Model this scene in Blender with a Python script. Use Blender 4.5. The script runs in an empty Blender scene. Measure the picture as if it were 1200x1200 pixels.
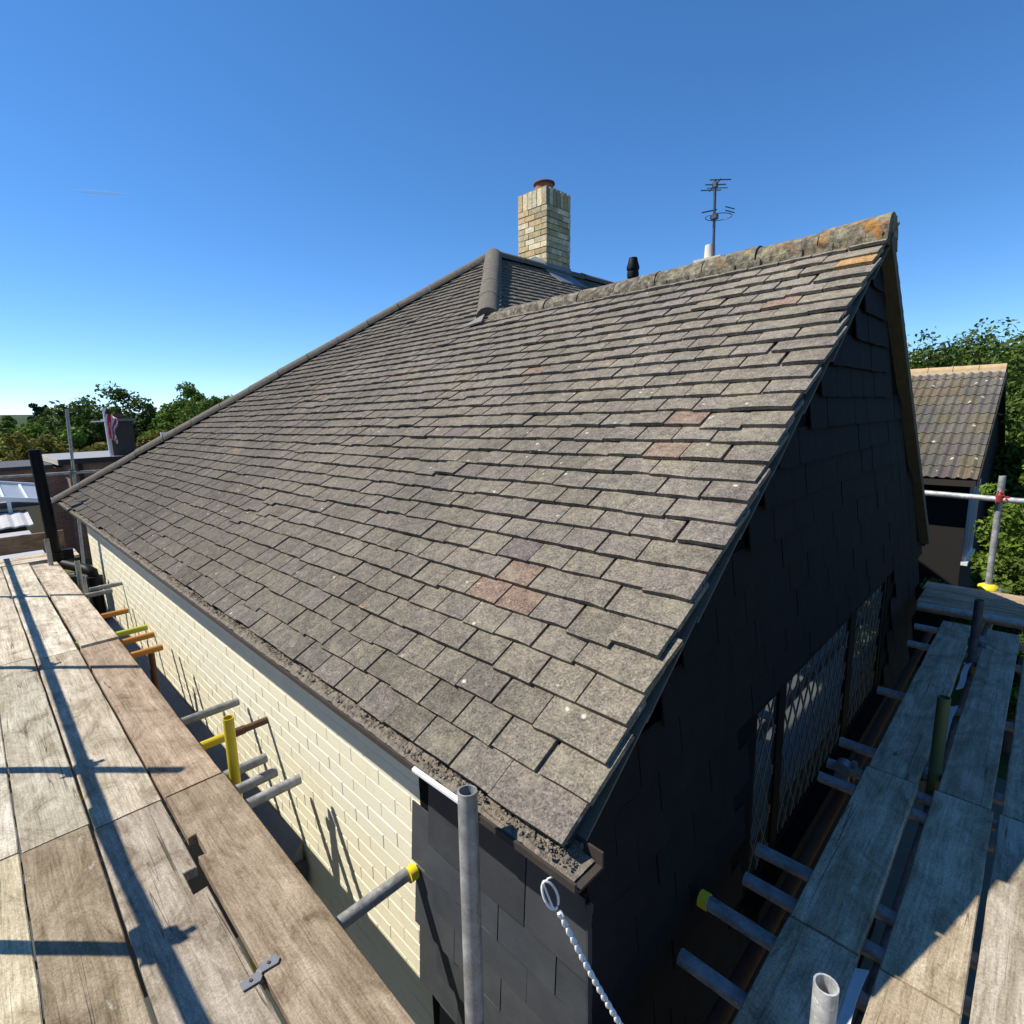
import bpy, bmesh, math, random
from math import sin, cos, pi, radians, sqrt, atan2
from mathutils import Vector, Matrix, noise
random.seed(7)
SC = bpy.context.scene
COL = SC.collection
# ------------------------------------------------------------------ camera (origin of the world = the eye)
GZ = -5.2                                    # ground level
CX = Vector((0.711190, 0.702528, -0.025758))  # image right
CD = Vector((0.107203, -0.144591, -0.983667)) # image down
CF = Vector((-0.694778, 0.696813, -0.178144)) # view direction
cam_d = bpy.data.cameras.new('camera'); cam = bpy.data.objects.new('camera', cam_d); COL.objects.link(cam)
m3 = Matrix((CX, -CD, -CF)).transposed()
cam.matrix_world = m3.to_4x4()
cam_d.sensor_width = 36; cam_d.lens = 635/1200*36; cam_d.clip_start = 0.02; cam_d.clip_end = 30000
SC.camera = cam
# ------------------------------------------------------------------ sky, sun, exposure
SUN = Vector((-0.735, -0.678, 1.2)).normalized()          # towards the sun
w = bpy.data.worlds.new('World'); SC.world = w; w.use_nodes = True
nt = w.node_tree; nt.nodes.clear()
sky = nt.nodes.new('ShaderNodeTexSky'); sky.sky_type = 'NISHITA'; sky.sun_disc = False
sky.sun_elevation = math.asin(SUN.z); sky.sun_rotation = atan2(SUN.x, SUN.y)
sky.air_density = 0.64; sky.dust_density = 0.0; sky.ozone_density = 6.0; sky.altitude = 0
hs = nt.nodes.new('ShaderNodeHueSaturation'); hs.inputs['Saturation'].default_value = 1.18; hs.inputs['Hue'].default_value = 0.502
gmn = nt.nodes.new('ShaderNodeGamma'); gmn.inputs[1].default_value = 0.88
bg = nt.nodes.new('ShaderNodeBackground'); bg.inputs['Strength'].default_value = 0.15
wo = nt.nodes.new('ShaderNodeOutputWorld')
nt.links.new(sky.outputs[0], hs.inputs['Color']); nt.links.new(hs.outputs[0], gmn.inputs[0]); nt.links.new(gmn.outputs[0], bg.inputs['Color']); nt.links.new(bg.outputs[0], wo.inputs['Surface'])
sl = bpy.data.lights.new('sun', 'SUN'); sl.energy = 4.2; sl.angle = radians(0.53); sl.color = (1.0, 0.93, 0.82)
so = bpy.data.objects.new('sun', sl); COL.objects.link(so); so.rotation_euler = SUN.to_track_quat('Z', 'Y').to_euler()
vs = SC.view_settings; vs.view_transform = 'Standard'; vs.look = 'None'; vs.exposure = 0.7; vs.gamma = 1; vs.use_curve_mapping = False

# ------------------------------------------------------------------ helpers
def V(*a): return Vector(a)
def proj(p):
    p = Vector(p); d = p.dot(CF)
    return (600+635*p.dot(CX)/d, 600+635*p.dot(CD)/d, d)
def tag(o, label=None, cat=None, group=None, kind=None):
    if label: o['label'] = label
    if cat: o['category'] = cat
    if group: o['group'] = group
    if kind: o['kind'] = kind
    return o
def wloc(o):
    v = Vector((0, 0, 0))
    while o is not None:
        v += Vector(o.location); o = o.parent
    return v
def empty(name, loc, label, cat, group=None):
    o = bpy.data.objects.new(name, None); COL.objects.link(o); o.location = loc; o.empty_display_size = .1
    return tag(o, label, cat, group)
def link(name, me, parent=None, loc=None):
    o = bpy.data.objects.new(name, me); COL.objects.link(o)
    if parent is not None: o.parent = parent
    if loc is not None: o.location = loc
    return o

class MB:
    """collects simple solids in world coordinates"""
    def __init__(s): s.v = []; s.f = []; s.t = []; s.sm = []
    def add(s, vs_, fs, tint=None, smooth=False):
        b = len(s.v); s.v += [tuple(v) for v in vs_]
        for f in fs: s.f.append([b+i for i in f]); s.t.append(tint); s.sm.append(smooth)
        return s
    def box(s, lo, hi, tint=None, M=None):
        x0, y0, z0 = lo; x1, y1, z1 = hi
        vs_ = [Vector(p) for p in ((x0,y0,z0),(x1,y0,z0),(x1,y1,z0),(x0,y1,z0),(x0,y0,z1),(x1,y0,z1),(x1,y1,z1),(x0,y1,z1))]
        if M is not None: vs_ = [M @ p for p in vs_]
        return s.add(vs_, [(3,2,1,0),(4,5,6,7),(0,1,5,4),(1,2,6,5),(2,3,7,6),(3,0,4,7)], tint)
    def prism(s, poly, d, tint=None):
        """polygon of 3d points swept by vector d"""
        n = len(poly); a = [Vector(p) for p in poly]; b = [p+Vector(d) for p in a]
        fs = [tuple(range(n))[::-1], tuple(range(n, 2*n))] + [(i, (i+1) % n, n+(i+1) % n, n+i) for i in range(n)]
        return s.add(a+b, fs, tint)
    def ring(s, path, r, n=12, cap=True, tint=None, smooth=True):
        """tube through points; r number or list"""
        P = [Vector(p) for p in path]; vs_ = []; fs = []
        for i, p in enumerate(P):
            d = (P[min(i+1, len(P)-1)]-P[max(i-1, 0)]).normalized()
            a = d.cross(Vector((0, 0, 1)))
            if a.length < 1e-3: a = Vector((1, 0, 0))
            if abs(d.z) > .9: a = d.cross(Vector((0, 1, 0)))
            a.normalize(); b = d.cross(a)
            rr = r[i] if isinstance(r, (list, tuple)) else r
            for k in range(n):
                t = 2*pi*k/n; vs_.append(p+a*(rr*cos(t))+b*(rr*sin(t)))
        for i in range(len(P)-1):
            for k in range(n):
                k2 = (k+1) % n; fs.append((i*n+k, i*n+k2, (i+1)*n+k2, (i+1)*n+k))
        s.add(vs_, fs, tint, smooth)
        if cap:
            m = len(P)-1
            s.add(vs_[:n], [tuple(range(n))], tint); s.add(vs_[m*n:], [tuple(range(n))[::-1]], tint)
        return s
    def pipe(s, p0, p1, r=.02415, wall=.004, n=16, tint=None, depth=.25):
        """hollow scaffold tube, open ends"""
        p0 = Vector(p0); p1 = Vector(p1); d = (p1-p0).normalized()
        s.ring([p0, p1], r, n, False, tint)
        for e, q in ((p0, p0+d*depth), (p1, p1-d*depth)):
            a = d.cross(Vector((0, 0, 1)))
            if abs(d.z) > .9: a = d.cross(Vector((0, 1, 0)))
            a.normalize(); b = d.cross(a); vs_ = []; ri = r-wall
            for c_, rr in ((e, r), (e, ri), (q, ri)):
                for k in range(n): vs_.append(c_+a*(rr*cos(2*pi*k/n))+b*(rr*sin(2*pi*k/n)))
            fs = []
            for j in range(2):
                for k in range(n): fs.append((j*n+k, j*n+(k+1) % n, (j+1)*n+(k+1) % n, (j+1)*n+k))
            fs.append(tuple(range(2*n, 3*n)))
            s.add(vs_, fs, tint, False)
        return s
    def mesh(s, name, mat, off=Vector((0, 0, 0))):
        me = bpy.data.meshes.new(name)
        me.from_pydata([(v[0]-off.x, v[1]-off.y, v[2]-off.z) for v in s.v], [], s.f)
        if mat: me.materials.append(mat)
        if any(t is not None for t in s.t):
            at = me.color_attributes.new('tint', 'FLOAT_COLOR', 'CORNER'); k = 0
            for f, t in zip(s.f, s.t):
                c = (*(t or (1, 1, 1)), 1)
                for _ in f: at.data[k].color = c; k += 1
        me.polygons.foreach_set('use_smooth', s.sm)
        me.update(); return me
    def build(s, name, mat, parent=None):
        if parent is not None: return link(name, s.mesh(name, mat, wloc(parent)), parent)
        lo = Vector([min(v[i] for v in s.v) for i in range(3)]); hi = Vector([max(v[i] for v in s.v) for i in range(3)])
        c = (lo+hi)/2; c.z = lo.z
        return link(name, s.mesh(name, mat, c), None, c)

# ------------------------------------------------------------------ materials
def nmat(name, rough=.8, metal=0.0, spec=None):
    m = bpy.data.materials.new(name); m.use_nodes = True; t = m.node_tree; b = t.nodes['Principled BSDF']
    b.inputs['Roughness'].default_value = rough; b.inputs['Metallic'].default_value = metal
    if spec is not None: b.inputs['Specular IOR Level'].default_value = spec
    return m, t, b
class G:
    def __init__(s, t): s.t = t
    def n(s, typ, ins=None, **kw):
        x = s.t.nodes.new(typ)
        for k, v in kw.items(): setattr(x, k, v)
        for k, v in (ins or {}).items():
            if hasattr(v, 'is_linked') or isinstance(v, bpy.types.NodeSocket): s.t.links.new(v, x.inputs[k])
            else: x.inputs[k].default_value = v
        return x
    def pos(s): return s.n('ShaderNodeNewGeometry').outputs['Position']
    def obj(s): return s.n('ShaderNodeTexCoord').outputs['Object']
    def map(s, v, sc=(1, 1, 1), loc=None):
        x = s.n('ShaderNodeMapping', {'Vector': v, 'Scale': sc})
        if loc is not None: s.t.links.new(loc, x.inputs['Location'])
        return x.outputs[0]
    def noise(s, v, scale, detail=4, rough=.6, dist=0):
        return s.n('ShaderNodeTexNoise', {'Vector': v, 'Scale': scale, 'Detail': detail, 'Roughness': rough, 'Distortion': dist}).outputs['Fac']
    def vor(s, v, scale, feature='F1'):
        return s.n('ShaderNodeTexVoronoi', {'Vector': v, 'Scale': scale}, feature=feature)
    def ramp(s, f, stops):
        r = s.n('ShaderNodeValToRGB', {'Fac': f}); e = r.color_ramp.elements
        while len(e) < len(stops): e.new(.5)
        for q, (p, c) in zip(e, stops): q.position = p; q.color = (*c, 1) if len(c) == 3 else c
        return r.outputs['Color']
    def rng(s, f, a, b, c=0., d=1.):
        return s.n('ShaderNodeMapRange', {'Value': f, 'From Min': a, 'From Max': b, 'To Min': c, 'To Max': d}).outputs[0]
    def mix(s, f, a, b, mode='MIX'):
        x = s.n('ShaderNodeMix', data_type='RGBA', blend_type=mode)
        for k, v in ((0, f), (6, a), (7, b)):
            if isinstance(v, bpy.types.NodeSocket): s.t.links.new(v, x.inputs[k])
            elif k == 0: x.inputs[0].default_value = v
            else: x.inputs[k].default_value = (*v, 1)
        return x.outputs[2]
    def math(s, op, a, b=0.0):
        x = s.n('ShaderNodeMath', operation=op)
        for k, v in ((0, a), (1, b)):
            if isinstance(v, bpy.types.NodeSocket): s.t.links.new(v, x.inputs[k])
            else: x.inputs[k].default_value = v
        return x.outputs[0]
    def bump(s, h, strength=.5, dist=.01, normal=None):
        i = {'Height': h, 'Strength': strength, 'Distance': dist}
        if normal is not None: i['Normal'] = normal
        return s.n('ShaderNodeBump', i).outputs[0]
    def attr(s, name): return s.n('ShaderNodeAttribute', attribute_name=name).outputs['Color']
    def sep(s, v): return s.n('ShaderNodeSeparateXYZ', {'Vector': v}).outputs
    def ocol(s): return s.n('ShaderNodeObjectInfo').outputs['Color']
    def orand(s): return s.n('ShaderNodeObjectInfo').outputs['Random']
def setc(t, b, c): t.links.new(c, b.inputs['Base Color'])
def setn(t, b, c): t.links.new(c, b.inputs['Normal'])

def simple(name, col, rough=.8, metal=0., var=.25, scale=6, bump=0., bscale=60, spec=None):
    m, t, b = nmat(name, rough, metal, spec); g = G(t); p = g.pos()
    n1 = g.noise(p, scale, 6, .65)
    c = g.mix(n1, tuple(x*(1-var) for x in col), tuple(min(1, x*(1+var)) for x in col)); setc(t, b, c)
    if bump: setn(t, b, g.bump(g.noise(p, bscale, 4), bump, .005))
    return m

def tile_material(name, lichen=True):
    m, t, b = nmat(name, .95, 0, .25); g = G(t); p = g.pos()
    base = g.attr('tint')
    big = g.noise(p, 1.7, 4, .6)
    c = g.mix(1.0, base, g.ramp(big, [(.3, (.80, .79, .77)), (.7, (1.14, 1.12, 1.06))]), 'MULTIPLY')
    spz = g.sep(p)   # shading painted into the tile colour: darker to the far left and eaves
    roof_shade = g.math('ADD', g.math('ADD', g.rng(spz[0], -6.5, -1.0, .68, 1.26), g.rng(spz[2], -.95, .5, -.17, .10)), g.rng(g.noise(p, .8, 4, .6), .3, .7, -.06, .06))
    c = g.mix(1.0, c, g.n('ShaderNodeCombineXYZ', {'X': roof_shade, 'Y': roof_shade, 'Z': g.math('MULTIPLY', roof_shade, .985)}).outputs[0], 'MULTIPLY')
    gran = g.noise(p, 135, 4, .85)
    c = g.mix(1.0, c, g.ramp(gran, [(.35, (.36, .35, .34)), (.50, (1, 1, 1)), (.66, (1.8, 1.76, 1.66))]), 'MULTIPLY')
    mid = g.noise(p, 28, 5, .7)
    c = g.mix(1.0, c, g.ramp(mid, [(.3, (.60, .60, .60)), (.7, (1.32, 1.3, 1.24))]), 'MULTIPLY')
    if lichen:
        sp = g.sep(p)
        # yellow-grey lichen bloom, denser near the gable verge
        near = g.rng(sp[0], -2.6, -.7, 0., 1.)
        lf = g.rng(g.math('ADD', g.noise(p, 9, 6, .7), g.math('MULTIPLY', near, .10)), .60, .74)
        c = g.mix(g.math('MULTIPLY', lf, .40), c, (.33, .295, .20))
        vr = g.vor(p, 16); spot = g.rng(g.math('ADD', vr.outputs['Distance'], g.math('MULTIPLY', g.noise(p, 70, 3), .30)), .30, .22)
        rnd = g.rng(g.sep(vr.outputs['Color'])[0], .70, .90)
        c = g.mix(g.math('MULTIPLY', g.math('MULTIPLY', spot, rnd), .8), c, (.62, .60, .52))
        vr2 = g.vor(p, 6.5); spot2 = g.rng(g.math('ADD', vr2.outputs['Distance'], g.math('MULTIPLY', g.noise(p, 40, 3), .2)), .26, .2)
        rnd2 = g.rng(g.sep(vr2.outputs['Color'])[1], .955, .96)
        c = g.mix(g.math('MULTIPLY', g.math('MULTIPLY', spot2, rnd2), .7), c, (.50, .24, .06))
    setc(t, b, c)
    setn(t, b, g.bump(gran, .55, .003, g.bump(mid, .35, .008)))
    return m
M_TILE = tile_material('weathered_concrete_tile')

def lichen_mat():
    m, t, b = nmat('lichened_ridge', .95, 0, .2); g = G(t); p = g.pos(); sp = g.sep(p)
    n1 = g.noise(p, 22, 6, .75); gran = g.noise(p, 110, 3, .8)
    c = g.ramp(n1, [(.32, (.045, .038, .029)), (.5, (.155, .135, .10)), (.66, (.36, .33, .25))])
    near = g.rng(sp[0], -2.4, -.75, 0., 1.)
    lf = g.rng(g.math('ADD', g.noise(p, 17, 7, .8), g.math('MULTIPLY', near, .10)), .56, .70)
    lc = g.mix(g.rng(g.math('ADD', g.noise(p, 9, 4), g.math('MULTIPLY', near, .09)), .56, .64), (.40, .35, .18), (.50, .22, .035))
    c = g.mix(g.math('MULTIPLY', lf, g.rng(sp[0], -3.2, -1.2, .10, .80)), c, lc)
    setc(t, b, c); setn(t, b, g.bump(n1, .8, .02, g.bump(gran, .6, .004)))
    return m
M_RIDGE = lichen_mat()
M_HIP = simple('grey_hip_tile', (.125, .108, .083), .95, var=.75, scale=24, bump=.9, bscale=70)
M_MORTAR_DARK = simple('dark_verge_mortar', (.045, .038, .028), .95, var=.4, scale=25, bump=.5, bscale=60)
M_CLOAK = simple('undercloak_slate', (.135, .115, .08), .8, var=.35, scale=18, bump=.3)
M_DECK = simple('roof_underlay', (.02, .02, .02), .95)
M_SOFFIT = simple('mossy_verge_soffit', (.11, .092, .05), .95, var=.5, scale=14, bump=.4)

def cream_mat(name, col, var):
    m, t, b = nmat(name, .75, 0, .3); g = G(t); p = g.pos()
    c = g.mix(g.noise(p, 2.2, 5, .65), tuple(x*(1-var) for x in col), col)
    d = g.rng(g.noise(g.map(p, (7, 7, 2.2)), 1.5, 6, .7), .56, .74)
    c = g.mix(g.math('MULTIPLY', d, .28), c, (.50, .45, .28))
    sp = g.rng(g.noise(p, 46, 3, .7), .66, .72)
    c = g.mix(g.math('MULTIPLY', sp, .35), c, (.40, .36, .24))
    setc(t, b, c); setn(t, b, g.bump(g.noise(p, 85, 5, .7), .45, .004)); return m
M_CREAM = cream_mat('cream_painted_brick', (.83, .775, .58), .06)
M_CREAMJ = cream_mat('cream_painted_mortar', (.83, .775, .58), .06)

def slate_mat():
    m, t, b = nmat('painted_slate', .55, 0, .35); g = G(t); p = g.pos()
    n1 = g.noise(p, 5, 5, .65)
    c = g.ramp(n1, [(.3, (.030, .033, .037)), (.7, (.050, .054, .057))])
    c = g.mix(1.0, c, g.ocol(), 'MULTIPLY')
    d = g.rng(g.noise(p, 38, 5, .7), .62, .74); c = g.mix(g.math('MULTIPLY', d, .35), c, (.09, .09, .085))
    setc(t, b, c); setn(t, b, g.bump(g.noise(g.map(p, (14, 14, 60)), 1.2, 5, .6), .25, .004)); return m
M_SLATE = slate_mat()
M_GSLATE = simple('black_painted_slate', (.0125, .0128, .014), .85, var=.45, scale=7, bump=.3, bscale=30, spec=.12)
M_FELT = simple('black_felt', (.005, .005, .006), .9, var=.4, scale=9, bump=.6, bscale=14, spec=.1)
M_ROOFFELT = simple('grey_roofing_felt', (.055, .06, .066), .9, var=.3, scale=5, bump=.4)

def wood_mat():
    m, t, b = nmat('weathered_board', .85, 0, .25); g = G(t)
    o = g.obj(); off = g.n('ShaderNodeCombineXYZ', {'X': g.math('MULTIPLY', g.orand(), 37.), 'Y': g.math('MULTIPLY', g.orand(), 91.)}).outputs[0]
    p = g.n('ShaderNodeVectorMath', {0: o, 1: off}, operation='ADD').outputs[0]
    dist = g.n('ShaderNodeTexNoise', {'Vector': g.map(p, (1.6, 7, 7)), 'Scale': 1., 'Detail': 3}).outputs['Color']
    pw = g.n('ShaderNodeVectorMath', {0: p, 1: g.n('ShaderNodeVectorMath', {0: dist, 'Scale': .05}, operation='SCALE').outputs[0]}, operation='ADD').outputs[0]
    grain = g.noise(g.map(pw, (5, 130, 130)), 1., 7, .75)
    grain2 = g.noise(g.map(pw, (1.2, 26, 26)), 1., 4, .6)
    blot = g.noise(g.map(p, (4.2, 7.5, 6)), 1., 9, .74, .9)
    c = g.mix(1.0, g.ocol(), g.ramp(grain, [(.28, (.52, .49, .44)), (.5, (1, 1, 1)), (.75, (1.22, 1.22, 1.22))]), 'MULTIPLY')
    c = g.mix(1.0, c, g.ramp(grain2, [(.3, (.74, .70, .63)), (.65, (1.12, 1.12, 1.12))]), 'MULTIPLY')
    c = g.mix(1.0, c, g.ramp(blot, [(.30, (.36, .31, .25)), (.45, (.86, .83, .78)), (.62, (1.24, 1.24, 1.24))]), 'MULTIPLY')
    # long splits
    cr = g.n('ShaderNodeTexNoise', {'Vector': g.map(p, (.35, 15, 3)), 'Scale': 1., 'Detail': 2}).outputs['Fac']
    crk = g.rng(g.math('ABSOLUTE', g.math('SUBTRACT', cr, .5)), .006, .0)
    gate = g.rng(g.noise(g.map(p, (2, 9, 9)), 1., 2), .5, .6)
    ck = g.math('MULTIPLY', crk, gate)
    c = g.mix(g.math('MULTIPLY', ck, .8), c, (.03, .025, .02))
    # cross wise dents, pale mortar and paint splashes, dark marks
    dent = g.rng(g.noise(g.map(p, (46, 7, 7)), 1., 5, .75, .8), .60, .72); c = g.mix(g.math('MULTIPLY', dent, .60), c, (.11, .085, .06))
    fl_ = g.noise(p, 120, 5, .8); c = g.mix(1.0, c, g.ramp(fl_, [(.34, (.66, .64, .6)), (.5, (1, 1, 1)), (.66, (1.25, 1.25, 1.25))]), 'MULTIPLY')
    spl = g.rng(g.noise(g.map(p, (9, 15, 14)), 1., 9, .8), .60, .70); c = g.mix(g.math('MULTIPLY', spl, .7), c, (.55, .53, .48))
    vr = g.vor(g.map(p, (5, 9, 9)), 1.); kn = g.math('MULTIPLY', g.rng(vr.outputs['Distance'], .12, .05), g.rng(g.sep(vr.outputs['Color'])[0], .80, .82))
    c = g.mix(g.math('MULTIPLY', kn, .75), c, (.07, .045, .03))
    setc(t, b, c)
    h = g.math('SUBTRACT', g.math('ADD', g.math('MULTIPLY', grain, .6), g.math('MULTIPLY', blot, .6)), g.math('MULTIPLY', ck, 1.2))
    setn(t, b, g.bump(h, .55, .006)); return m
M_WOOD = wood_mat()

def steel_mat():
    m, t, b = nmat('galvanised_steel', .5, .35, .5); g = G(t); p = g.pos()
    n1 = g.noise(p, 18, 6, .7); n2 = g.noise(g.map(p, (30, 30, 5)), 1, 5, .7)
    c = g.ramp(n1, [(.3, (.17, .175, .175)), (.55, (.32, .325, .32)), (.75, (.48, .48, .47))])
    c = g.mix(g.math('MULTIPLY', g.rng(n2, .60, .72), .6), c, (.16, .09, .05))
    sp = g.rng(g.noise(p, 42, 6, .78), .60, .66); c = g.mix(g.math('MULTIPLY', sp, .75), c, (.60, .58, .54)); dk = g.rng(g.noise(p, 75, 5, .75), .60, .68); c = g.mix(g.math('MULTIPLY', dk, .6), c, (.07, .065, .06))
    c = g.mix(1.0, c, g.ocol(), 'MULTIPLY')
    setc(t, b, c); t.links.new(g.rng(n1, .3, .7, .38, .68), b.inputs['Roughness'])
    setn(t, b, g.bump(g.noise(p, 120, 4), .25, .002)); return m
M_STEEL = steel_mat()
def paint(name, col, chip=(.22, .2, .18), thr=.62):
    m, t, b = nmat(name, .5, 0, .4); g = G(t); p = g.pos()
    n1 = g.noise(p, 34, 6, .75); c = g.mix(g.noise(p, 8, 4), tuple(x*.75 for x in col), col)
    c = g.mix(g.math('MULTIPLY', g.rng(n1, thr, thr+.05), .8), c, chip); setc(t, b, c)
    setn(t, b, g.bump(n1, .2, .003)); return m
M_YEL = paint('yellow_paint', (.62, .48, .02)); M_ORA = paint('orange_paint', (.55, .23, .035), (.30, .17, .08), .58)
M_GRN = paint('green_tube_paint', (.10, .13, .05)); M_LIME = paint('lime_paint', (.50, .52, .05))
M_CAP = simple('yellow_plastic', (.80, .60, .02), .45, var=.1)
M_RUST = simple('rusty_iron', (.10, .05, .03), .8, .2, var=.5, scale=30, bump=.4)
M_BLACKPL = simple('black_plastic', (.006, .006, .007), .55, var=.2, scale=12, spec=.2)
M_LEAD = simple('lead_sheet', (.17, .18, .20), .6, .2, var=.35, scale=15, bump=.2)
M_GUTTER = simple('old_brown_gutter', (.036, .028, .021), .8, var=.6, scale=18, bump=.35)
M_FASCIA = simple('dark_fascia', (.028, .022, .018), .85, var=.3)
M_MOSS = simple('gutter_moss', (.185, .158, .12), 1., var=.95, scale=55, bump=1., bscale=160)
M_WFRAME = simple('brown_window_frame', (.007, .0045, .0035), .75, var=.3, spec=.12)
M_LEADC = simple('lead_came', (.17, .14, .12), .6, .3, var=.3, scale=40)
M_WHITE = simple('white_upvc', (.78, .79, .80), .4, var=.06)
M_WHITEP = simple('white_plastic', (.72, .72, .72), .5, var=.1)
M_ROPE = simple('white_cord', (.86, .85, .82), .6, var=.12, scale=80)
M_TERRA = simple('terracotta', (.33, .12, .06), .85, var=.3, scale=14, bump=.3)
M_DARKCAP = simple('sooty_rim', (.14, .05, .035), .9, var=.4)
def brickm(name, col, var=.3):
    m, t, b = nmat(name, .9, 0, .2); g = G(t); p = g.pos(); c = g.mix(1.0, g.attr('tint'), g.ramp(g.noise(p, 26, 5, .7), [(.3, (.6, .58, .52)), (.7, (1.2, 1.2, 1.15))]), 'MULTIPLY')
    setc(t, b, c); setn(t, b, g.bump(g.noise(p, 60, 4), .5, .006)); return m
M_STOCK = brickm('yellow_stock_brick', (.4, .3, .15))
M_MORT = simple('grey_mortar', (.21, .19, .16), .95, var=.35, scale=20, bump=.4)
M_REDB = brickm('red_brick', (.3, .15, .1))
def glass_mat():
    m, t, b = nmat('window_glass', .04, 0, .6); b.inputs['Base Color'].default_value = (.028, .046, .046, 1)
    b.inputs['Coat Weight'].default_value = .6; b.inputs['Coat Roughness'].default_value = .03
    g = G(t); p = g.pos(); setn(t, b, g.bump(g.noise(p, 3.2, 2), .05, .02)); return m
M_GLASS = glass_mat()
M_CONC = simple('concrete_paving', (.17, .145, .105), .95, var=.35, scale=3, bump=.3)

# ------------------------------------------------------------------ setting: ground, hills
def ground_mat():
    m, t, b = nmat('lawn_and_fields', .95, 0, .1); g = G(t); p = g.pos()
    c = g.ramp(g.noise(p, .02, 6, .6), [(.35, (.055, .075, .022)), (.5, (.10, .105, .035)), (.62, (.17, .15, .06))])
    c = g.mix(1.0, c, g.ramp(g.noise(p, 1.5, 5, .7), [(.3, (.7, .7, .7)), (.7, (1.25, 1.25, 1.2))]), 'MULTIPLY'); setc(t, b, c); return m
gm = MB(); S = 9000
gm.add([(-S, -S, GZ), (S, -S, GZ), (S, S, GZ), (-S, S, GZ)], [(0, 1, 2, 3)])
tag(gm.build('ground', ground_mat()), kind='structure')
pv = MB(); pv.box((-9.6, -3.5, GZ+.004-.1), (6, 9.5, GZ+.03)); tag(pv.build('patio', M_CONC), kind='structure')
def hills():
    mb = MB(); n = 90; vs_ = []; fs = []
    for i in range(n+1):
        a = radians(100+i*1.35)            # compass fan on the left side of the view
        for j, (d, h) in enumerate(((1500, 0), (2300, .35), (3000, .8), (3600, 1.), (4600, .55))):
            hh = 74+26*noise.noise(Vector((a*3.1, j*.3, 0)))+12*noise.noise(Vector((a*9, j, 3)))
            rr = 3.2*noise.noise(Vector((a*160, j*2.1, 5))) if j else 0
            vs_.append((d*cos(a), d*sin(a), GZ-1+hh*h+rr))
    for i in range(n):
        for j in range(4): fs.append((i*5+j, i*5+j+1, (i+1)*5+j+1, (i+1)*5+j))
    mb.add(vs_, fs, None, True)
    m, t, b = nmat('wooded_hill', 1., 0, .05); g = G(t); p = g.pos()
    setc(t, b, g.ramp(g.noise(p, .012, 6, .7), [(.35, (.030, .052, .030)), (.6, (.06, .085, .04)), (.7, (.11, .12, .055))]))
    tag(mb.build('hills', m), kind='structure')
hills()

# ------------------------------------------------------------------ THE HOUSE
house = empty('house', (-.9, 3.6, GZ), 'house with grey tiled roof, cream brick side and black slate hung gable', 'house')
EX, EY, EZ = -.69, .83, -.97                 # eaves corner at the gable verge
TP = .7; ANG = math.atan(TP); C_, S_ = cos(ANG), sin(ANG)
RY, RZ = 3.48, EZ+TP*(3.48-EY)                 # wing ridge
AX, AY = -5.19, 5.0; AZ = EZ+TP*(AY-EY)      # main apex
HX = AX-(AY-EY)                              # left hip foot
JX = AX+(AY-RY)                              # where wing ridge meets the hip
BTP = .82; BE = 5.98; BZ_ = RZ-BTP*(BE-RY)      # steeper rear slope of the wing and its eaves
def P(x, s, n=0.0): return Vector((x, EY+s*C_-n*S_, EZ+s*S_+n*C_))

# masonry walls (joint plane; bricks are proud of it)
WY = 1.006
wall = MB()
FR = -2.35                                   # lower flat roof level
wall.box((-8.9, WY, GZ), (-.95, WY+.2, EZ-.02))
wall.box((-8.9, WY+.2, GZ), (-8.7, 11, EZ-.02))
wall_o = wall.build('wall', M_CREAMJ, house)
# gable wall backing with window opening
gb = MB(); GX = -.745
W0, W1, WZ0, WZ1 = 2.14, 4.62, -2.12, -1.235
gb.box((GX-.2, .986, GZ), (GX, W0, EZ-.02)); gb.box((GX-.2, W1, GZ), (GX, BE-.2, EZ-.02))
gb.box((GX-.2, W0, GZ), (GX, W1, WZ0)); gb.box((GX-.2, W0, WZ1), (GX, W1, EZ-.02))
gb.prism([(GX, WY+.2, EZ-.02), (GX, BE-.2, EZ-.02), (GX, RY+.1, RZ-.17), (GX, RY-.1, RZ-.17)], (-.2, 0, 0))
gb.box((-8.6, BE-.2, GZ), (GX-.2, BE-.02, BZ_-.03)); gb.box((-2.9, BE, GZ), (-2.7, 10.4, -.3)); gb.box((-8.7, 10.2, GZ), (-2.7, 10.4, -.3))
gable = gb.build('gable_wall', M_FELT, house)

# painted bricks
def brick_mesh(wd, hd=.0655, dp=.03, seed=0):
    r = random.Random(seed); mb = MB(); j = lambda a: r.uniform(-a, a); ch = .003
    f = [(-wd/2+ch+j(.002), -dp, -hd/2+ch+j(.002)), (wd/2-ch+j(.002), -dp, -hd/2+ch+j(.002)), (wd/2-ch+j(.002), -dp, hd/2-ch+j(.002)), (-wd/2+ch+j(.002), -dp, hd/2-ch+j(.002))]
    e = [(-wd/2, -dp+ch, -hd/2), (wd/2, -dp+ch, -hd/2), (wd/2, -dp+ch, hd/2), (-wd/2, -dp+ch, hd/2)]
    k = [(x, 0, z) for x, _, z in e]
    vs_ = f+e+k
    fs = [(0, 1, 2, 3)]
    for a in (0, 4):
        for q in range(4): q2 = (q+1) % 4; fs.append((a+q2, a+q, a+4+q, a+4+q2))
    mb.add(vs_, fs); return mb
bvar = [brick_mesh(.2175, hd=.0675, seed=i) for i in range(6)]
half = brick_mesh(.105, hd=.0675, seed=9)
bme = [b_.mesh('brick', M_CREAM) for b_ in bvar]; hme = half.mesh('brick_half', M_CREAM)
cand = []
row = 0; z = -1.075
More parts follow.
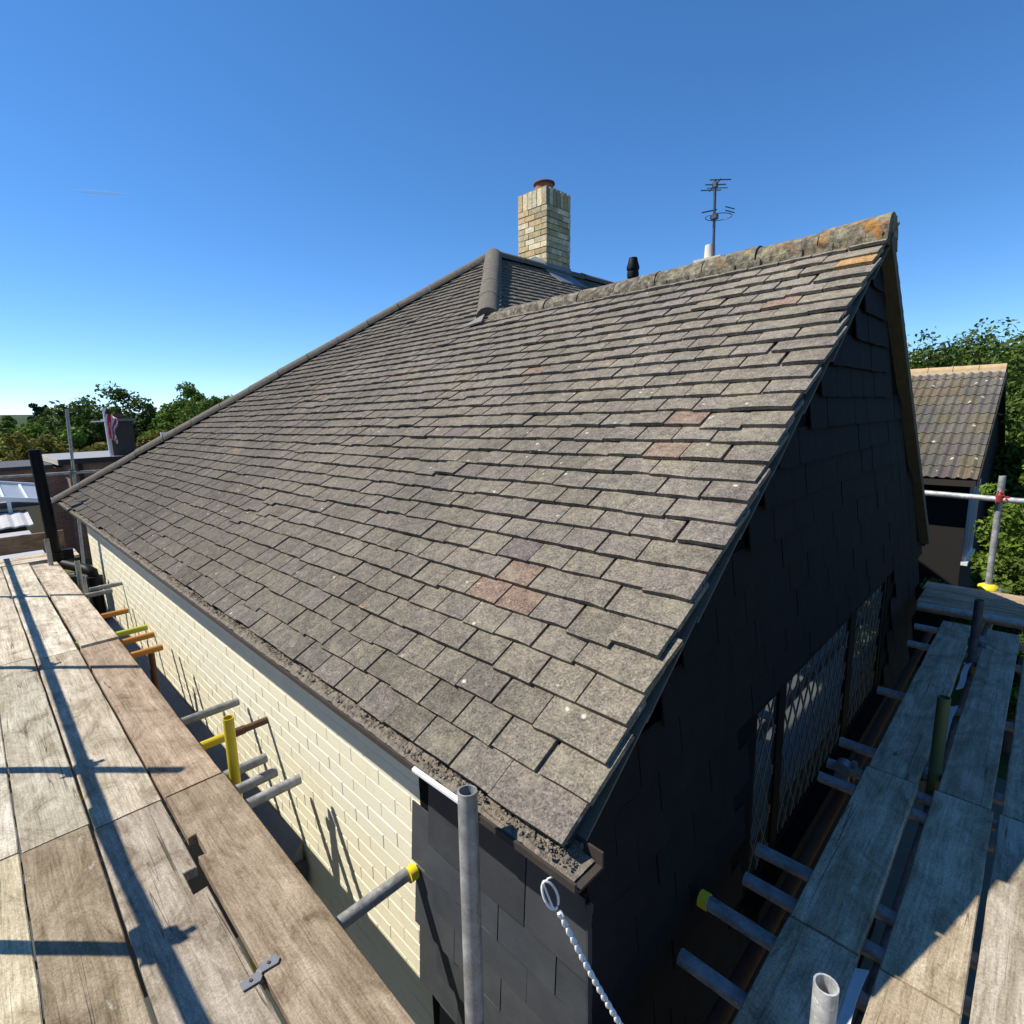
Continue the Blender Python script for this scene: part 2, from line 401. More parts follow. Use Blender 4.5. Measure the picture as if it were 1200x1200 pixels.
while z > -3.4:
    off = 0 if row % 2 == 0 else .1125
    x = -1.475-.108-off
    if off: cand.append((-1.475-.052, z, True))
    while x > -8.8:
        zmin = -2.42 if x < -2.7 else -3.4
        if z > zmin: cand.append((x, z, False))
        x -= .225
    z -= .075; row += 1
def vis(p, m=30):
    u, v, d = proj(p); return d > .1 and -m < u < 1200+m and -m < v < 1200+m
def key(c):
    p = Vector((c[0], 1.0, c[1])); return (0 if vis(p) else 1, p.length)
cand.sort(key=key)
restb = MB(); hl = wloc(house)
for i, (x, z, hf) in enumerate(cand):
    k = i % 6; lo = Vector((x, WY+.0284+random.uniform(-.0009, .0009), z))
    if i < 300:
        o = link('brick', hme if hf else bme[k], wall_o); o.location = lo-hl; o.rotation_euler = (0, random.uniform(-.008, .008), 0)
    else:
        src = half if hf else bvar[k]; restb.add([Vector(v)+lo for v in src.v], src.f)
rb = restb.build('brick', M_CREAM, wall_o); rb['kind'] = 'stuff'

# black felt and slate hanging
fp = MB(); fp.box((-1.50, .990, -4.2), (-.748, WY-.001, EZ-.06)); fp.build('felt_backing', M_FELT, house)
def slate_mesh(wd, seed):
    r = random.Random(seed); L = .235; th = .006; mb = MB(); j = lambda a: r.uniform(-a, a)
    # local: x across, z up, y outwards negative; tail at z=0 stands out
    L = .235 if seed != 8 and seed < 20 else (.15 if seed >= 20 else .235)
    a = [(-wd/2, -.024, j(.003)), (-wd/6, -.024+j(.001), j(.002)), (wd/6, -.024+j(.001), j(.002)), (wd/2, -.024, j(.003)), (wd/2, -.006, L), (-wd/2, -.006, L)]
    b_ = [(x, y+th, z_) for x, y, z_ in a]
    fs = [(0, 1, 2, 3, 4, 5), (11, 10, 9, 8, 7, 6)]+[((i+1) % 6, i, 6+i, 6+(i+1) % 6) for i in range(6)]
    mb.add(a+b_, fs); return mb
SW, SG = .236, .137
sv = [slate_mesh(SW-.004, i) for i in range(5)]; sme = [s_.mesh('slate', M_SLATE) for s_ in sv]
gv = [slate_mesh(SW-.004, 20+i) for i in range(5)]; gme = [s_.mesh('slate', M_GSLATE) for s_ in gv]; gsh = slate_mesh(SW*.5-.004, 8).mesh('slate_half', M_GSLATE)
sh = slate_mesh(SW*.5-.004, 8); shm = sh.mesh('slate_half', M_SLATE)
slates = []
rowz = -1.36; r_ = 0
torn = [(-1.50, -2.28), (-1.50, -2.14), (-1.40, -2.28), (-1.38, -2.42), (-1.45, -2.42), (-1.33, -2.55), (-1.48, -2.55), (-1.42, -2.69)]
while rowz > -3.3:
    x = -.722-(SW/2 if r_ % 2 == 0 else SW/4)
    first = True
    while x > -1.5:
        hf = first and r_ % 2 == 1
        if not any(abs(x-tx) < .075 and abs(rowz-tz) < .05 for tx, tz in torn): slates.append(('f', x, rowz-SG, hf))
        x -= (SW*.75 if hf else SW); first = False
    rowz -= SG; r_ += 1
rowz = RZ-.16; r_ = 0
while rowz > -3.0:
    lim0 = max(WY-.03, EY+(rowz+.10-EZ)/TP)
    lim1 = min(BE-.05, RY+(RZ-rowz-.08)/BTP)
    y = WY-.03+SW/2+(SW/2 if r_ % 2 else 0)
    if r_ % 2 and rowz < EZ-.05: slates.append(('g', WY-.03+SW/4, rowz-SG, True))
    while y < lim1:
        y0, y1 = y-SW/2, y+SW/2
        if y0 > lim0-.125 and y1 < lim1+.03 and not (y1 > W0-.05 and y0 < W1+.05 and rowz-SG < WZ1+.02 and rowz > WZ0-.02):
            slates.append(('g', y, rowz-SG, False))
        y += SW
    rowz -= SG; r_ += 1
def sp(c): return Vector((c[1], .99, c[2])) if c[0] == 'f' else Vector((GX, c[1], c[2]))
slates.sort(key=lambda c: (0 if vis(sp(c)) else 1, 0 if c[0] == 'f' else 1, sp(c).length))
rest = MB(); RZ90 = Matrix.Rotation(pi/2, 4, 'Z')
for i, c in enumerate(slates):
    jx = random.uniform(-.003, .003); ro = random.uniform(-.012, .012)
    M = Matrix.Translation(sp(c)) @ (RZ90 if c[0] == 'g' else Matrix.Identity(4)) @ Matrix.Rotation(ro, 4, 'Y') @ Matrix.Translation((0, random.uniform(-.003, .001), jx))
    if i < 300:
        o = link('slate', (shm if c[0] == 'f' else gsh) if c[3] else (sme if c[0] == 'f' else gme)[i % 5], gable); M2 = M.copy(); M2.translation -= hl; o.matrix_local = M2
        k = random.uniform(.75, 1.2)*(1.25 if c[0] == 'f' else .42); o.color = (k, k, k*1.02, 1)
    else:
        src = (sv if c[0] == 'f' else gv)[i % 5]; rest.add([M @ Vector(v) for v in src.v], src.f)
if rest.v:
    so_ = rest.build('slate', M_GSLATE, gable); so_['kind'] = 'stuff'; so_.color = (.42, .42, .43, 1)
# corner strip where both slate faces meet
cs = MB(); cs.prism([(-.727, .962, -3.3), (-.721, .962, -3.3), (-.721, .980, -3.3), (-.727, .980, -3.3)], (0, 0, 2.05)); cs.build('corner_bead', M_SLATE, house)

# window in the gable
win = MB()
XF = GX-.02
fr = [(W0, W0+.03), (2.43, 2.515), (3.64, 3.77), (W1-.07, W1)]
for a, b_ in fr: win.box((XF-.06, a, WZ0), (XF+.016, b_, WZ1))
win.box((XF-.06, W0+.03, WZ1-.025), (XF+.014, W1-.07, WZ1)); win.box((XF-.06, W0+.03, WZ0), (XF+.014, W1-.07, WZ0+.03))
win.box((XF-.06, W0-.04, WZ0-.05), (XF+.09, W1+.04, WZ0-.002))
win_o = win.build('window', M_WFRAME, house)
for a, b_ in ((W0+.03, 2.43), (2.515, 3.64), (3.77, W1-.07)):
    p_ = MB(); p_.box((XF-.004, a, WZ0+.03), (XF+.004, b_, WZ1-.025)); p_.build('pane', M_GLASS, win_o)
    lt = MB(); za, zb = WZ0+.03, WZ1-.025; pitch = .118; slope = 1.75
    c0 = a-(zb-za)/slope
    k = int((b_-a+(zb-za)/slope)/pitch)+2
    for sgn in (1, -1):
        for i in range(k):
            y0 = c0+i*pitch if sgn > 0 else b_+(zb-za)/slope-i*pitch
            pts = []
            for q in range(2):
                zz = za if q == 0 else zb; yy = y0+sgn*(zz-za)/slope; pts.append([yy, zz])
            (ya, z0_), (yb, z1_) = pts
            # clip to the pane
            t0, t1 = 0., 1.
            for lim, s2 in ((a, 1), (b_, -1)):
                fa, fb = s2*(ya-lim), s2*(yb-lim)
                if fa < 0 and fb < 0: t0 = 2
                elif fa < 0: t0 = max(t0, fa/(fa-fb))
                elif fb < 0: t1 = min(t1, fa/(fa-fb))
            if t1-t0 < .05: continue
            A = (XF+.006, ya+(yb-ya)*t0, z0_+(z1_-z0_)*t0); B = (XF+.006, ya+(yb-ya)*t1, z0_+(z1_-z0_)*t1)
            lt.ring([A, B], .0027, 4, False)
    lt.build('leading', M_LEADC, win_o)

# roof deck and hidden slopes
dk = MB(); n0 = -.045
def slab(poly, th=.05):
    dk.prism(poly, (0, 0, -th))
d0 = Vector((0, 0, n0/C_))
slab([Vector(p)+d0 for p in ((EX-.02, EY+.03, EZ+.03*TP), (EX-.02, RY, RZ), (JX, RY, RZ), (AX, AY, AZ), (HX+.06, EY+.03, EZ+.03*TP))])
slab([Vector(p)+d0 for p in ((EX-.02, RY+.001, RZ), (EX-.02, BE, BZ_), (JX-.2, BE, BZ_), (JX, RY+.001, RZ))])
slab([Vector(p)+d0 for p in ((AX+.001, AY, AZ), (JX, RY+.002, RZ), (AX+AZ/TP-EZ/TP, RY-1, EZ), (AX+AZ/TP-EZ/TP, 12.3, EZ), (AX+.001, 12.3, AZ))][:1]+[Vector(p)+d0 for p in ((JX, RY+.002, RZ), (JX+1.2, RY+1.2, RZ-.84), (JX+1.2, 10.5, RZ-.84), (AX+.001, 10.5, AZ))])
slab([Vector(p)+d0 for p in ((AX-.001, AY, AZ), (AX-.001, 12.3, AZ), (HX, 12.3, EZ), (HX, EY, EZ))])
roof = dk.build('roof', M_DECK, house)
# rear verge soffit of the wing (seen from below) and rear roof covering
rv = MB()
BA = math.atan(BTP); u = Vector((0, cos(BA), -sin(BA))); nn = Vector((0, sin(BA), cos(BA))); a0 = Vector((EX+.012, RY, RZ))
q = [a0-nn*.10, a0+u*3.22-nn*.10, a0+u*3.22-nn*.045, a0-nn*.045]
rv.prism(q, (-.10, 0, 0)); rv.build('verge_soffit', M_SOFFIT, house)
cv = MB()
for k in range(30):
    s0 = .05+k*.107; A = Vector((EX, RY, RZ))+u*s0
    cv.prism([A+nn*.0, A+u*.115+nn*.012, A+u*.115-nn*.002, A-nn*.016], (JX-EX-.3, 0, 0), (.11, .10, .085))
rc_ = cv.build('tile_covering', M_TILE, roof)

# --- tiles
def tile_mesh(wd, seed, L=.205):
    r = random.Random(seed); j = lambda a: r.uniform(-a, a); th = .0165; mb = MB()
    cam_ = .0022+j(.0012)
    xs = (-wd/2, -wd/6, wd/6, wd/2); cb = (0, cam_, cam_, 0)
    top0 = [(x, j(.0022), c+j(.0006)) for x, c in zip(xs, cb)]
    top1 = [(x, L, c-.0) for x, c in zip(xs, cb)]
    bot0 = [(x, y+.0015, z-th) for x, y, z in top0]; bot1 = [(x, y, z-th) for x, y, z in top1]
    vs_ = top0+top1+bot0+bot1; fs = []
    for i in range(3):
        fs.append((i, i+1, 5+i, 4+i)); fs.append((8+i+1, 8+i, 12+i, 12+i+1)); fs.append((i+1, i, 8+i, 8+i+1))
    fs += [(0, 4, 12, 8), (7, 3, 11, 15)]
    mb.add(vs_, fs); return mb
def tintc(r, kind='n'):
    k = r.uniform(.91, 1.09); 
    if kind == 'red': return (.178*k, .130*k, .110*k)
    if kind == 'ora': return (.30, .185, .085)
    if kind == 'pur': return (.125, .108, .110)
    k *= r.choice((.90, .97, 1, 1, 1.03)); return (.161*k, .145*k*r.uniform(.985, 1.01), .130*k*r.uniform(.95, 1.03))
TW, TG = .167, .1055
TH = math.atan(.0325/.205)
variants = {}
def var_mesh(w_, kind, i):
    kk = (round(w_, 3), kind, i)
    if kk not in variants:
        mb = tile_mesh(w_-.0078, hash((i, round(w_*1000))) % 1000); c = tintc(random.Random(i*7+3), kind); mb.t = [c]*len(mb.f)
        variants[kk] = [mb, None]
    return variants[kk]
reds = [(580, 693), (612, 705), (624, 676), (800, 503), (776, 519), (905, 358), (376, 463), (366, 452), (636, 432)]
tiles = []; k = 0
rt = random.Random(11)
smax = (RY-EY)/C_; sap = (AY-EY)/C_
while k*TG < sap-.03:
    s0 = k*TG; ymid = EY+(s0+.05)*C_
    right = EX if s0 < smax-.06 else JX-(ymid-RY)
    left = HX+(ymid-EY)
    x = right
    first = True
    drift = .012*sin(k*1.7)
    while x > left-.02:
        w_ = TW
        if first and right == EX: w_ = TW*1.5 if k % 2 == 0 else TW
        elif first: w_ = TW*(1 if k % 2 else .5)
        xc = x-w_/2
        wav = .006*noise.noise(Vector((xc*.7, s0*1.3, 2)))+.0035*noise.noise(Vector((xc*3, s0*3, 7)))
        sl_ = rt.gauss(0, .0028)
        if rt.random() < .035: sl_ -= rt.uniform(.008, .024)
        dn = rt.gauss(0, .0009)+abs(rt.gauss(0, .0028)) + (.004 if (first and rt.random() < .35) else 0)
        rz = rt.gauss(0, .0075)
        if rt.random() < .03: rz += rt.gauss(0, .025)
        xo = rt.gauss(0, .0012)+(rt.gauss(0, .007) if first and right == EX else 0)
        tiles.append([xc+xo, s0+wav+sl_, dn, rz, w_, 'n', k])
        x -= w_; first = False
    k += 1
for rx_, ry_ in reds:
    best = min(tiles, key=lambda t_: (proj(P(t_[0], t_[1]+.05))[0]-rx_)**2+(proj(P(t_[0], t_[1]+.05))[1]-ry_)**2); best[5] = 'red'
for (rx_, ry_), kd in (((1015, 300), 'ora'), ((545, 507), 'pur'), ((590, 650), 'pur')):
    best = min(tiles, key=lambda t_: (proj(P(t_[0], t_[1]+.05))[0]-rx_)**2+(proj(P(t_[0], t_[1]+.05))[1]-ry_)**2); best[5] = kd
def tkey(t_):
    p = P(t_[0], t_[1]+.05); u_, v_, d = proj(p)
    nv = -(p.normalized().dot(Vector((0, -S_, C_))))
    return -(t_[4]*max(nv, .02)/max(d, .2)**2) if -20 < u_ < 1220 and -20 < v_ < 1220 else 1
tiles.sort(key=tkey)
base = Matrix(((1, 0, 0), (0, C_, -S_), (0, S_, C_))).to_4x4()
joined = MB()
for i, (xc, s, dn, rz, w_, kd, k) in enumerate(tiles):
    near_hip = xc-.25 < HX+(EY+s*C_-EY) or (s > smax-.3 and xc > JX-.3-(EY+s*C_-RY))
    ent = var_mesh(w_, kd, rt.randrange(14))
    M = Matrix.Translation(P(xc, s, dn)) @ base @ Matrix.Rotation(rz, 4, 'Z') @ Matrix.Rotation(-TH, 4, 'X') @ Matrix.Rotation(rt.gauss(0, .004), 4, 'Y')
    if i < 300 and not near_hip:
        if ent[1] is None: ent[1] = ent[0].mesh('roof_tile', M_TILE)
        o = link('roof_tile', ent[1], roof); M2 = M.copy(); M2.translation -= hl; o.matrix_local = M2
    else:
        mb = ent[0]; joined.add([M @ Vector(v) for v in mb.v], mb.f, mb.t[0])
def bm_cut(mb, planes):
    me = mb.mesh('roof_tile', M_TILE, hl); bm = bmesh.new(); bm.from_mesh(me)
    for co, no in planes:
        g_ = bm.verts[:]+bm.edges[:]+bm.faces[:]
        bmesh.ops.bisect_plane(bm, geom=g_, plane_co=Vector(co)-hl, plane_no=Vector(no), clear_outer=True)
    bm.to_mesh(me); bm.free(); return me
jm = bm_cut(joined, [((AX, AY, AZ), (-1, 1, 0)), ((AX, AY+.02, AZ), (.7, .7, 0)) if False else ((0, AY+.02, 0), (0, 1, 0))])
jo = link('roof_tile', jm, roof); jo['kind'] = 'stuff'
# tiles on the east slope of the main roof behind the hip
es = MB(); k = 0
while k*TG < 4.0:
    s0 = k*TG; xk = AX+ (sap-s0)*C_ - 0    # measured from the main ridge down
    xk = AX+s0*C_; zk = AZ-s0*S_
    y = RY+(JX-xk)*1.0 if xk < JX else RY+(xk-JX)
    y += (0 if k % 2 else -TW/2)
    M0 = Matrix(((0, -C_, S_), (1, 0, 0), (0, S_, C_))).to_4x4()
    yy = y-.1
    while yy < 9.6:
        ent = var_mesh(TW, 'n', rt.randrange(14))
        M = Matrix.Translation((xk+TG*C_, yy, zk-TG*S_+rt.gauss(0, .001))) @ M0 @ Matrix.Rotation(rt.gauss(0, .006), 4, 'Z') @ Matrix.Rotation(-TH, 4, 'X')
        es.add([M @ Vector(v) for v in ent[0].v], ent[0].f, ent[0].t[0]); yy += TW
    k += 1
me_ = bm_cut(es, [((JX, RY, 0), (-.7071, -.7071, 0)), ((JX, RY+.02, 0), (.7071, -.7071, 0))])
eo = link('roof_tile', me_, roof); eo['kind'] = 'stuff'

# ridge and hip tiles: half-round pieces with bedding mortar
def halfround(p0, p1, r, mat, name, parent, tail=.012, seg=9, lift=0., endcap=False):
    p0 = Vector(p0); p1 = Vector(p1); d = (p1-p0).normalized(); side = d.cross(Vector((0, 0, 1))).normalized(); up = side.cross(d)
    mb = MB(); vs_ = []; fs = []
    N = 4
    for i in range(N+1):
        t = i/N; c = p0.lerp(p1, t)+up*lift; rr = r*(1+.02*(1 if i == 0 else 0))
        for q in range(seg+1):
            a = pi*1.06*q/seg-.03*pi; jit = 1+.018*noise.noise(Vector((c.x*9+q, c.y*9, c.z*9)))
            vs_.append(c+side*(rr*jit*cos(a))+up*(rr*jit*sin(a)*.92))
    for i in range(N):
        for q in range(seg): fs.append((i*(seg+1)+q, i*(seg+1)+q+1, (i+1)*(seg+1)+q+1, (i+1)*(seg+1)+q))
    mb.add(vs_, fs, None, True)
    n1 = (seg+1)
    mb.add(vs_[:n1], [tuple(range(n1))]); mb.add(vs_[-n1:], [tuple(range(n1))[::-1]])
    return mb.build(name, mat, parent)
def run(p0, p1, n, r, mat, name, seed, lift=0.):
    rr = random.Random(seed); p0 = Vector(p0); p1 = Vector(p1)
    for i in range(n):
        a = p0.lerp(p1, i/n); b = p0.lerp(p1, (i+1)/n); g_ = (b-a).normalized()*.004
        j = Vector((0, 0, rr.uniform(-.006, .006)))
        halfround(a+g_+j, b-g_+j*.5, r*rr.uniform(.97, 1.03), mat, name, roof, lift=lift)
run((EX+.01, RY, RZ-.040), (JX+.06, RY, RZ-.100), 9, .105, M_RIDGE, 'ridge_tile', 2)
run((JX-.02, RY-.02, RZ-.05), (AX+.02, AY-.02, AZ-.03), 5, .105, M_HIP, 'hip_tile', 3, .01)
run((HX-.03, EY-.03, EZ+.0), (AX-.02, AY-.02, AZ+.0), 15, .095, M_HIP, 'hip_tile', 4, -.035)
run((AX, AY+.02, AZ-.03), (AX, 11.5, AZ-.05), 15, .095, M_HIP, 'ridge_tile', 5)
bd = MB()
for i in range(40):   # bedding mortar along the wing ridge, lumpy
    x = EX-.02-i*.0735; 
    for sgn in (-1, 1):
        cy = RY+sgn*.098; dz = -.032-.055*i/40
        bd.box((x-.074, cy-.014-random.uniform(0, .012), RZ-.10+dz*.6+random.uniform(-.006, .006)), (x+.002, cy+.02, RZ-.008+dz))
bo_ = bd.build('bedding_mortar', M_RIDGE, roof); bo_['kind'] = 'stuff'
ec = MB(); ec.prism([(EX-.03, RY-.13, RZ-.10), (EX-.03, RY+.13, RZ-.10), (EX-.03, RY+.09, RZ+.0), (EX-.03, RY-.09, RZ+.0)], (.035, 0, 0)); ec.build('end_mortar', M_SOFFIT, roof)
lp = MB(); lp.prism([(JX-.16, RY-.2, RZ-.13), (JX+.05, RY-.16, RZ-.1), (JX+.02, RY-.09, RZ-.03), (JX-.1, RY-.1, RZ-.06)], (0, -.004, .012)); lp.build('lead_saddle', M_MORT, roof)

# verge: dark bedding and projecting undercloak slates
vm = MB()
for i in range(30):
    s = .02+i*.113
    for tn in (0,):
        A = P(EX-.035-random.uniform(0, .010), s, -.018); 
        vm.prism([P(0, s, -.016), P(0, s+.112, -.012), P(0, s+.112, -.062), P(0, s, -.066)], (0, 0, 0.0001)) if False else vm.add(
            [Vector((EX-.012-random.uniform(0, .010), 0, 0))+Vector((0, *P(0, q_, n_)[1:])) for q_, n_ in ((s, -.016), (s+.113, -.014), (s+.113, -.054), (s, -.056))]+
            [Vector((EX-.10, 0, 0))+Vector((0, *P(0, q_, n_)[1:])) for q_, n_ in ((s, -.016), (s+.113, -.014), (s+.113, -.054), (s, -.056))],
            [(0, 1, 2, 3), (4, 7, 6, 5), (0, 4, 5, 1), (1, 5, 6, 2), (2, 6, 7, 3), (3, 7, 4, 0)])
vm.build('verge_mortar', M_MORTAR_DARK, roof)
s = .0; i = 0
while s < smax-.42:
    L = random.uniform(.33, .42); mb = MB(); pr = random.uniform(.001, .010)
    pts = [(EX-.10, s, -.058), (EX+pr, s, -.062), (EX+pr-random.uniform(0, .01), s+L, -.056), (EX-.10, s+L, -.054)]
    mb.add([P(*q_) for q_ in pts]+[P(q_[0], q_[1], q_[2]-.006) for q_ in pts], [(0, 1, 2, 3), (7, 6, 5, 4), (0, 4, 5, 1), (1, 5, 6, 2), (2, 6, 7, 3), (3, 7, 4, 0)])
    o = mb.build('undercloak', M_CLOAK, roof); s += L-.02
# fascia and gutter
fc = MB(); fc.box((HX+.1, .905, -1.115), (-.76, .93, -1.0)); fc.box((HX+.1, .93, -1.115), (-.76, WY+.1, -1.10)); fc.build('fascia', M_FASCIA, house)
gt = MB(); YF, YB, ZT, ZB = .794, .898, -1.003, -1.034
x0, x1 = -.628, HX-.05
def wob(x): return .004*noise.noise(Vector((x*1.3, 1, 0)))
prof = [(YF-.004, ZT), (YF-.004, ZB+.012), (YF+.012, ZB), (YB, ZB), (YB, ZT+.012), (YB-.006, ZT+.012), (YB-.006, ZB+.007), (YF+.014, ZB+.007), (YF+.004, ZB+.015), (YF+.004, ZT)]
vs_ = []; n_ = len(prof); xs = [x0-(x0-x1)*i/48 for i in range(49)]
for x in xs:
    for y, z in prof: vs_.append((x, y+wob(x), z+wob(x+50)))
fs = []
for i in range(48):
    for q_ in range(n_): fs.append((i*n_+q_, i*n_+(q_+1) % n_, (i+1)*n_+(q_+1) % n_, (i+1)*n_+q_))
fs.append(tuple(range(n_))[::-1]); fs.append(tuple(range(48*n_, 49*n_)))
gt.add(vs_, fs); gutter = gt.build('gutter', M_GUTTER, house)

# moss and grit lying in the gutter
ms = MB(); nx = 900; vs_ = []; fs = []; ny = 10
for i in range(nx+1):
    x = x0-.02-(x0-x1-.04)*(i/nx)**1.25
    for j in range(ny+1):
        y = YF+.006+(YB-YF-.014)*j/ny
        h = .031+.012*noise.noise(Vector((x*5, y*20, 1)))+.011*noise.noise(Vector((x*22, y*34, 4)))+.007*noise.noise(Vector((x*80, y*100, 8)))
        if x > -.80: h *= max(.15, min(1, (-.62-x)/.18))
        if -1.02 < x < -.86 and j > 1: h *= .55
        vs_.append((x, y+wob(x), ZB+.008+max(.002, h*.82)*1.15*(.72 if j in (0,) else 1)+wob(x+50)))
for i in range(nx):
    for j in range(ny): fs.append((i*(ny+1)+j, (i+1)*(ny+1)+j, (i+1)*(ny+1)+j+1, i*(ny+1)+j+1))
ms.add(vs_, fs)
ico = [Vector(v).normalized() for v in ((0, .85, .53), (0, .85, -.53), (0, -.85, .53), (0, -.85, -.53), (.53, 0, .85), (-.53, 0, .85), (.53, 0, -.85), (-.53, 0, -.85), (.85, .53, 0), (.85, -.53, 0), (-.85, .53, 0), (-.85, -.53, 0))]
icf = [(0, 4, 8), (0, 5, 4), (0, 10, 5), (0, 1, 10), (0, 8, 1), (2, 9, 4), (2, 4, 5), (2, 5, 11), (2, 11, 3), (2, 3, 9), (6, 1, 8), (6, 8, 9), (6, 9, 3), (6, 3, 7), (6, 7, 1), (7, 10, 1), (7, 11, 10), (7, 3, 11), (4, 9, 8), (5, 10, 11)]
for i in range(2600):
    x = x0-.05-(abs(x0-x1)-.2)*random.random()**1.7; y = random.uniform(YF+.018, YB-.012); r = random.choice((.002, .003, .003, .004, .005, .007))
    if noise.noise(Vector((x*4, 0, 3))) < -.15 and r > .003: continue
    c = Vector((x, y+wob(x), ZB+.037+.0085*noise.noise(Vector((x*28, y*40, 4)))+wob(x+50)))
    ms.add([c+Vector((v.x*r*random.uniform(.7, 1.3), v.y*r*random.uniform(.7, 1.2), v.z*r*random.uniform(.5, 1.))) for v in ico], icf)
tag(ms.build('moss', M_MOSS), 'grey brown moss and grit filling the eaves gutter', 'moss', kind='stuff')

# lower flat roof under the left gap
lf = MB(); lf.box((-8.4, -1.6, FR-.18), (-2.62, .985, FR)); lfo = lf.build('flat_roof', M_ROOFFELT, house)
fl = MB(); fl.prism([(-8.4, .984, FR+.002), (-8.4, .90, FR+.004), (-8.4, .955, FR+.07), (-8.4, .984, FR+.10)], (5.75, 0, 0)); fl.build('flashing', M_LEAD, lfo)
lw = MB(); lw.box((-8.3, -1.45, GZ), (-2.75, .98, FR-.181)); lw.build('lower_wall', M_CREAMJ, house)

# --- chimney
CXn, CY0 = -5.11, 5.90; CW, CDp = .53, .50; CZ0, CZ1 = 1.55, 2.945
lean = Matrix.Translation((CXn, CY0, CZ0)) @ Matrix.Rotation(radians(1.0), 4, Vector((CF.x, CF.y, 0)).normalized()) @ Matrix.Translation((-CXn, -CY0, -CZ0))
ck = MB(); ck.box((CXn-CW+.008, CY0+.008, CZ0), (CXn-.008, CY0+CDp-.008, CZ1-.004), None, lean)
chim = ck.build('chimney', M_MORT, roof)
rc = random.Random(5); zc = CZ1-.215; 
def cbrick(lo, hi):
    b_ = MB(); k = rc.uniform(.75, 1.15)
    c = rc.choice(((.66, .57, .38), (.70, .60, .40), (.60, .48, .27), (.46, .38, .25), (.74, .67, .50), (.56, .42, .24)))
    j = lambda: rc.uniform(-.003, .003)
    b_.box((lo[0]+j(), lo[1]+j(), lo[2]+j()), (hi[0]+j(), hi[1]+j(), hi[2]+j()), tuple(q_*k for q_ in c), lean)
    b_.build('brick', M_STOCK, chim) if chim.parent is None else b_.build('brick', M_STOCK, roof)
mm = .006
def cb(lo, hi): cbrick(lo, hi)
for i in range(6):    # soldier course
    x = CXn-CW+i*CW/6; cb((x+mm, CY0-.004, zc+.006), (x+CW/6-mm, CY0+.05, CZ1))
for i in range(6):
    y = CY0+.052+i*(CDp-.052)/6; cb((CXn-.05, y+mm, zc+.006), (CXn+.004, y+(CDp-.052)/6-mm, CZ1))
z = zc; r_ = 0
while z > CZ0+.1:
    zt = z-.005; zb = z-.07
    if r_ % 2 == 0:
        xs = [CXn, CXn-.1025, CXn-.3275, CXn-CW]; ys = [CY0+.052, CY0+.215, CY0+.44, CY0+CDp]
    else:
        xs = [CXn, CXn-.215, CXn-.3975, CXn-CW]; ys = [CY0+.052, CY0+.1025, CY0+.3275, CY0+CDp]
    for a, b_ in zip(xs, xs[1:]): cb((b_+mm, CY0-.004, zb), (a-(0 if a == CXn else mm), CY0+.05, zt))
    for a, b_ in zip(ys, ys[1:]): cb((CXn-.05, a+mm*.5, zb), (CXn+.004, b_-mm*.5, zt))
    z -= .075; r_ += 1
ld = MB()
za_ = AZ-(CXn-AX)*TP
ld.box((CXn+.005, CY0-.012, za_-.22), (CXn+.012, CY0+CDp+.02, za_+.10))
ld.prism([(CXn+.005, CY0-.02, za_-.01), (CXn+.28, CY0-.02, za_-.20), (CXn+.28, CY0-.02, za_-.185), (CXn+.005, CY0-.02, za_+.005)], (0, CDp+.06, 0))
ld.prism([(CXn-.3, CY0-.010, AZ+.02), (CXn+.0, CY0-.010, za_-.02), (CXn+.0, CY0-.010, za_+.12), (CXn-.18, CY0-.010, AZ+.16), (CXn-.3, CY0-.010, AZ+.15)], (0, -.006, 0))
ld.build('flashing', M_LEAD, roof)
cap = MB(); cap.box((CXn-CW+.04, CY0+.04, CZ1-.003), (CXn-.04, CY0+CDp-.04, CZ1+.03), None, lean); cap.build('flaunching', M_MORT, roof)
pc = lean @ Vector((CXn-CW/2, CY0+CDp/2, CZ1))
pot = MB(); pot.ring([pc+V(0, 0, .0), pc+V(0, 0, .12), pc+V(0, 0, .14)], [.135, .125, .125], 20, False)
pot.build('chimney_pot', M_TERRA, roof)
rim = MB(); rim.ring([pc+V(0, 0, .135), pc+V(0, 0, .145), pc+V(0, 0, .165), pc+V(0, 0, .17), pc+V(0, 0, .15)], [.126, .15, .148, .12, .06], 20, True); rim.build('pot_rim', M_DARKCAP, roof)

refl_strip = MB(); refl_strip.box((.2, 7.5, GZ+.031), (2.6, 14.5, GZ+.06)); tag(refl_strip.build('path', simple('reflection_paving', (.17, .18, .17), .9, var=.2, scale=2)), kind='structure')  # unseen paving strip, added to brighten the reflection in the gable window
# ------------------------------------------------------------------ things on the roof
def vent():
    x, y = -3.02, 4.75
    b0 = RZ-(y-RY)*TP
    t = empty('vent_pipe', (x, y, b0), 'short black vent pipe with cowl poking up behind the ridge', 'vent pipe')
    p_ = MB(); p_.ring([(x, y, b0-.1), (x, y, 1.29)], .044, 16); p_.build('pipe', M_BLACKPL, t)
    c_ = MB(); c_.ring([(x, y, 1.25), (x, y, 1.28), (x, y, 1.305)], [.054, .057, .054], 16)
    c_.ring([(x, y, 1.32), (x, y, 1.34), (x, y, 1.40), (x, y, 1.43)], [.058, .062, .045, .04], 16)
    c_.ring([(x, y, 1.305), (x, y, 1.32)], .05, 12); c_.build('cowl', M_BLACKPL, t)
vent()

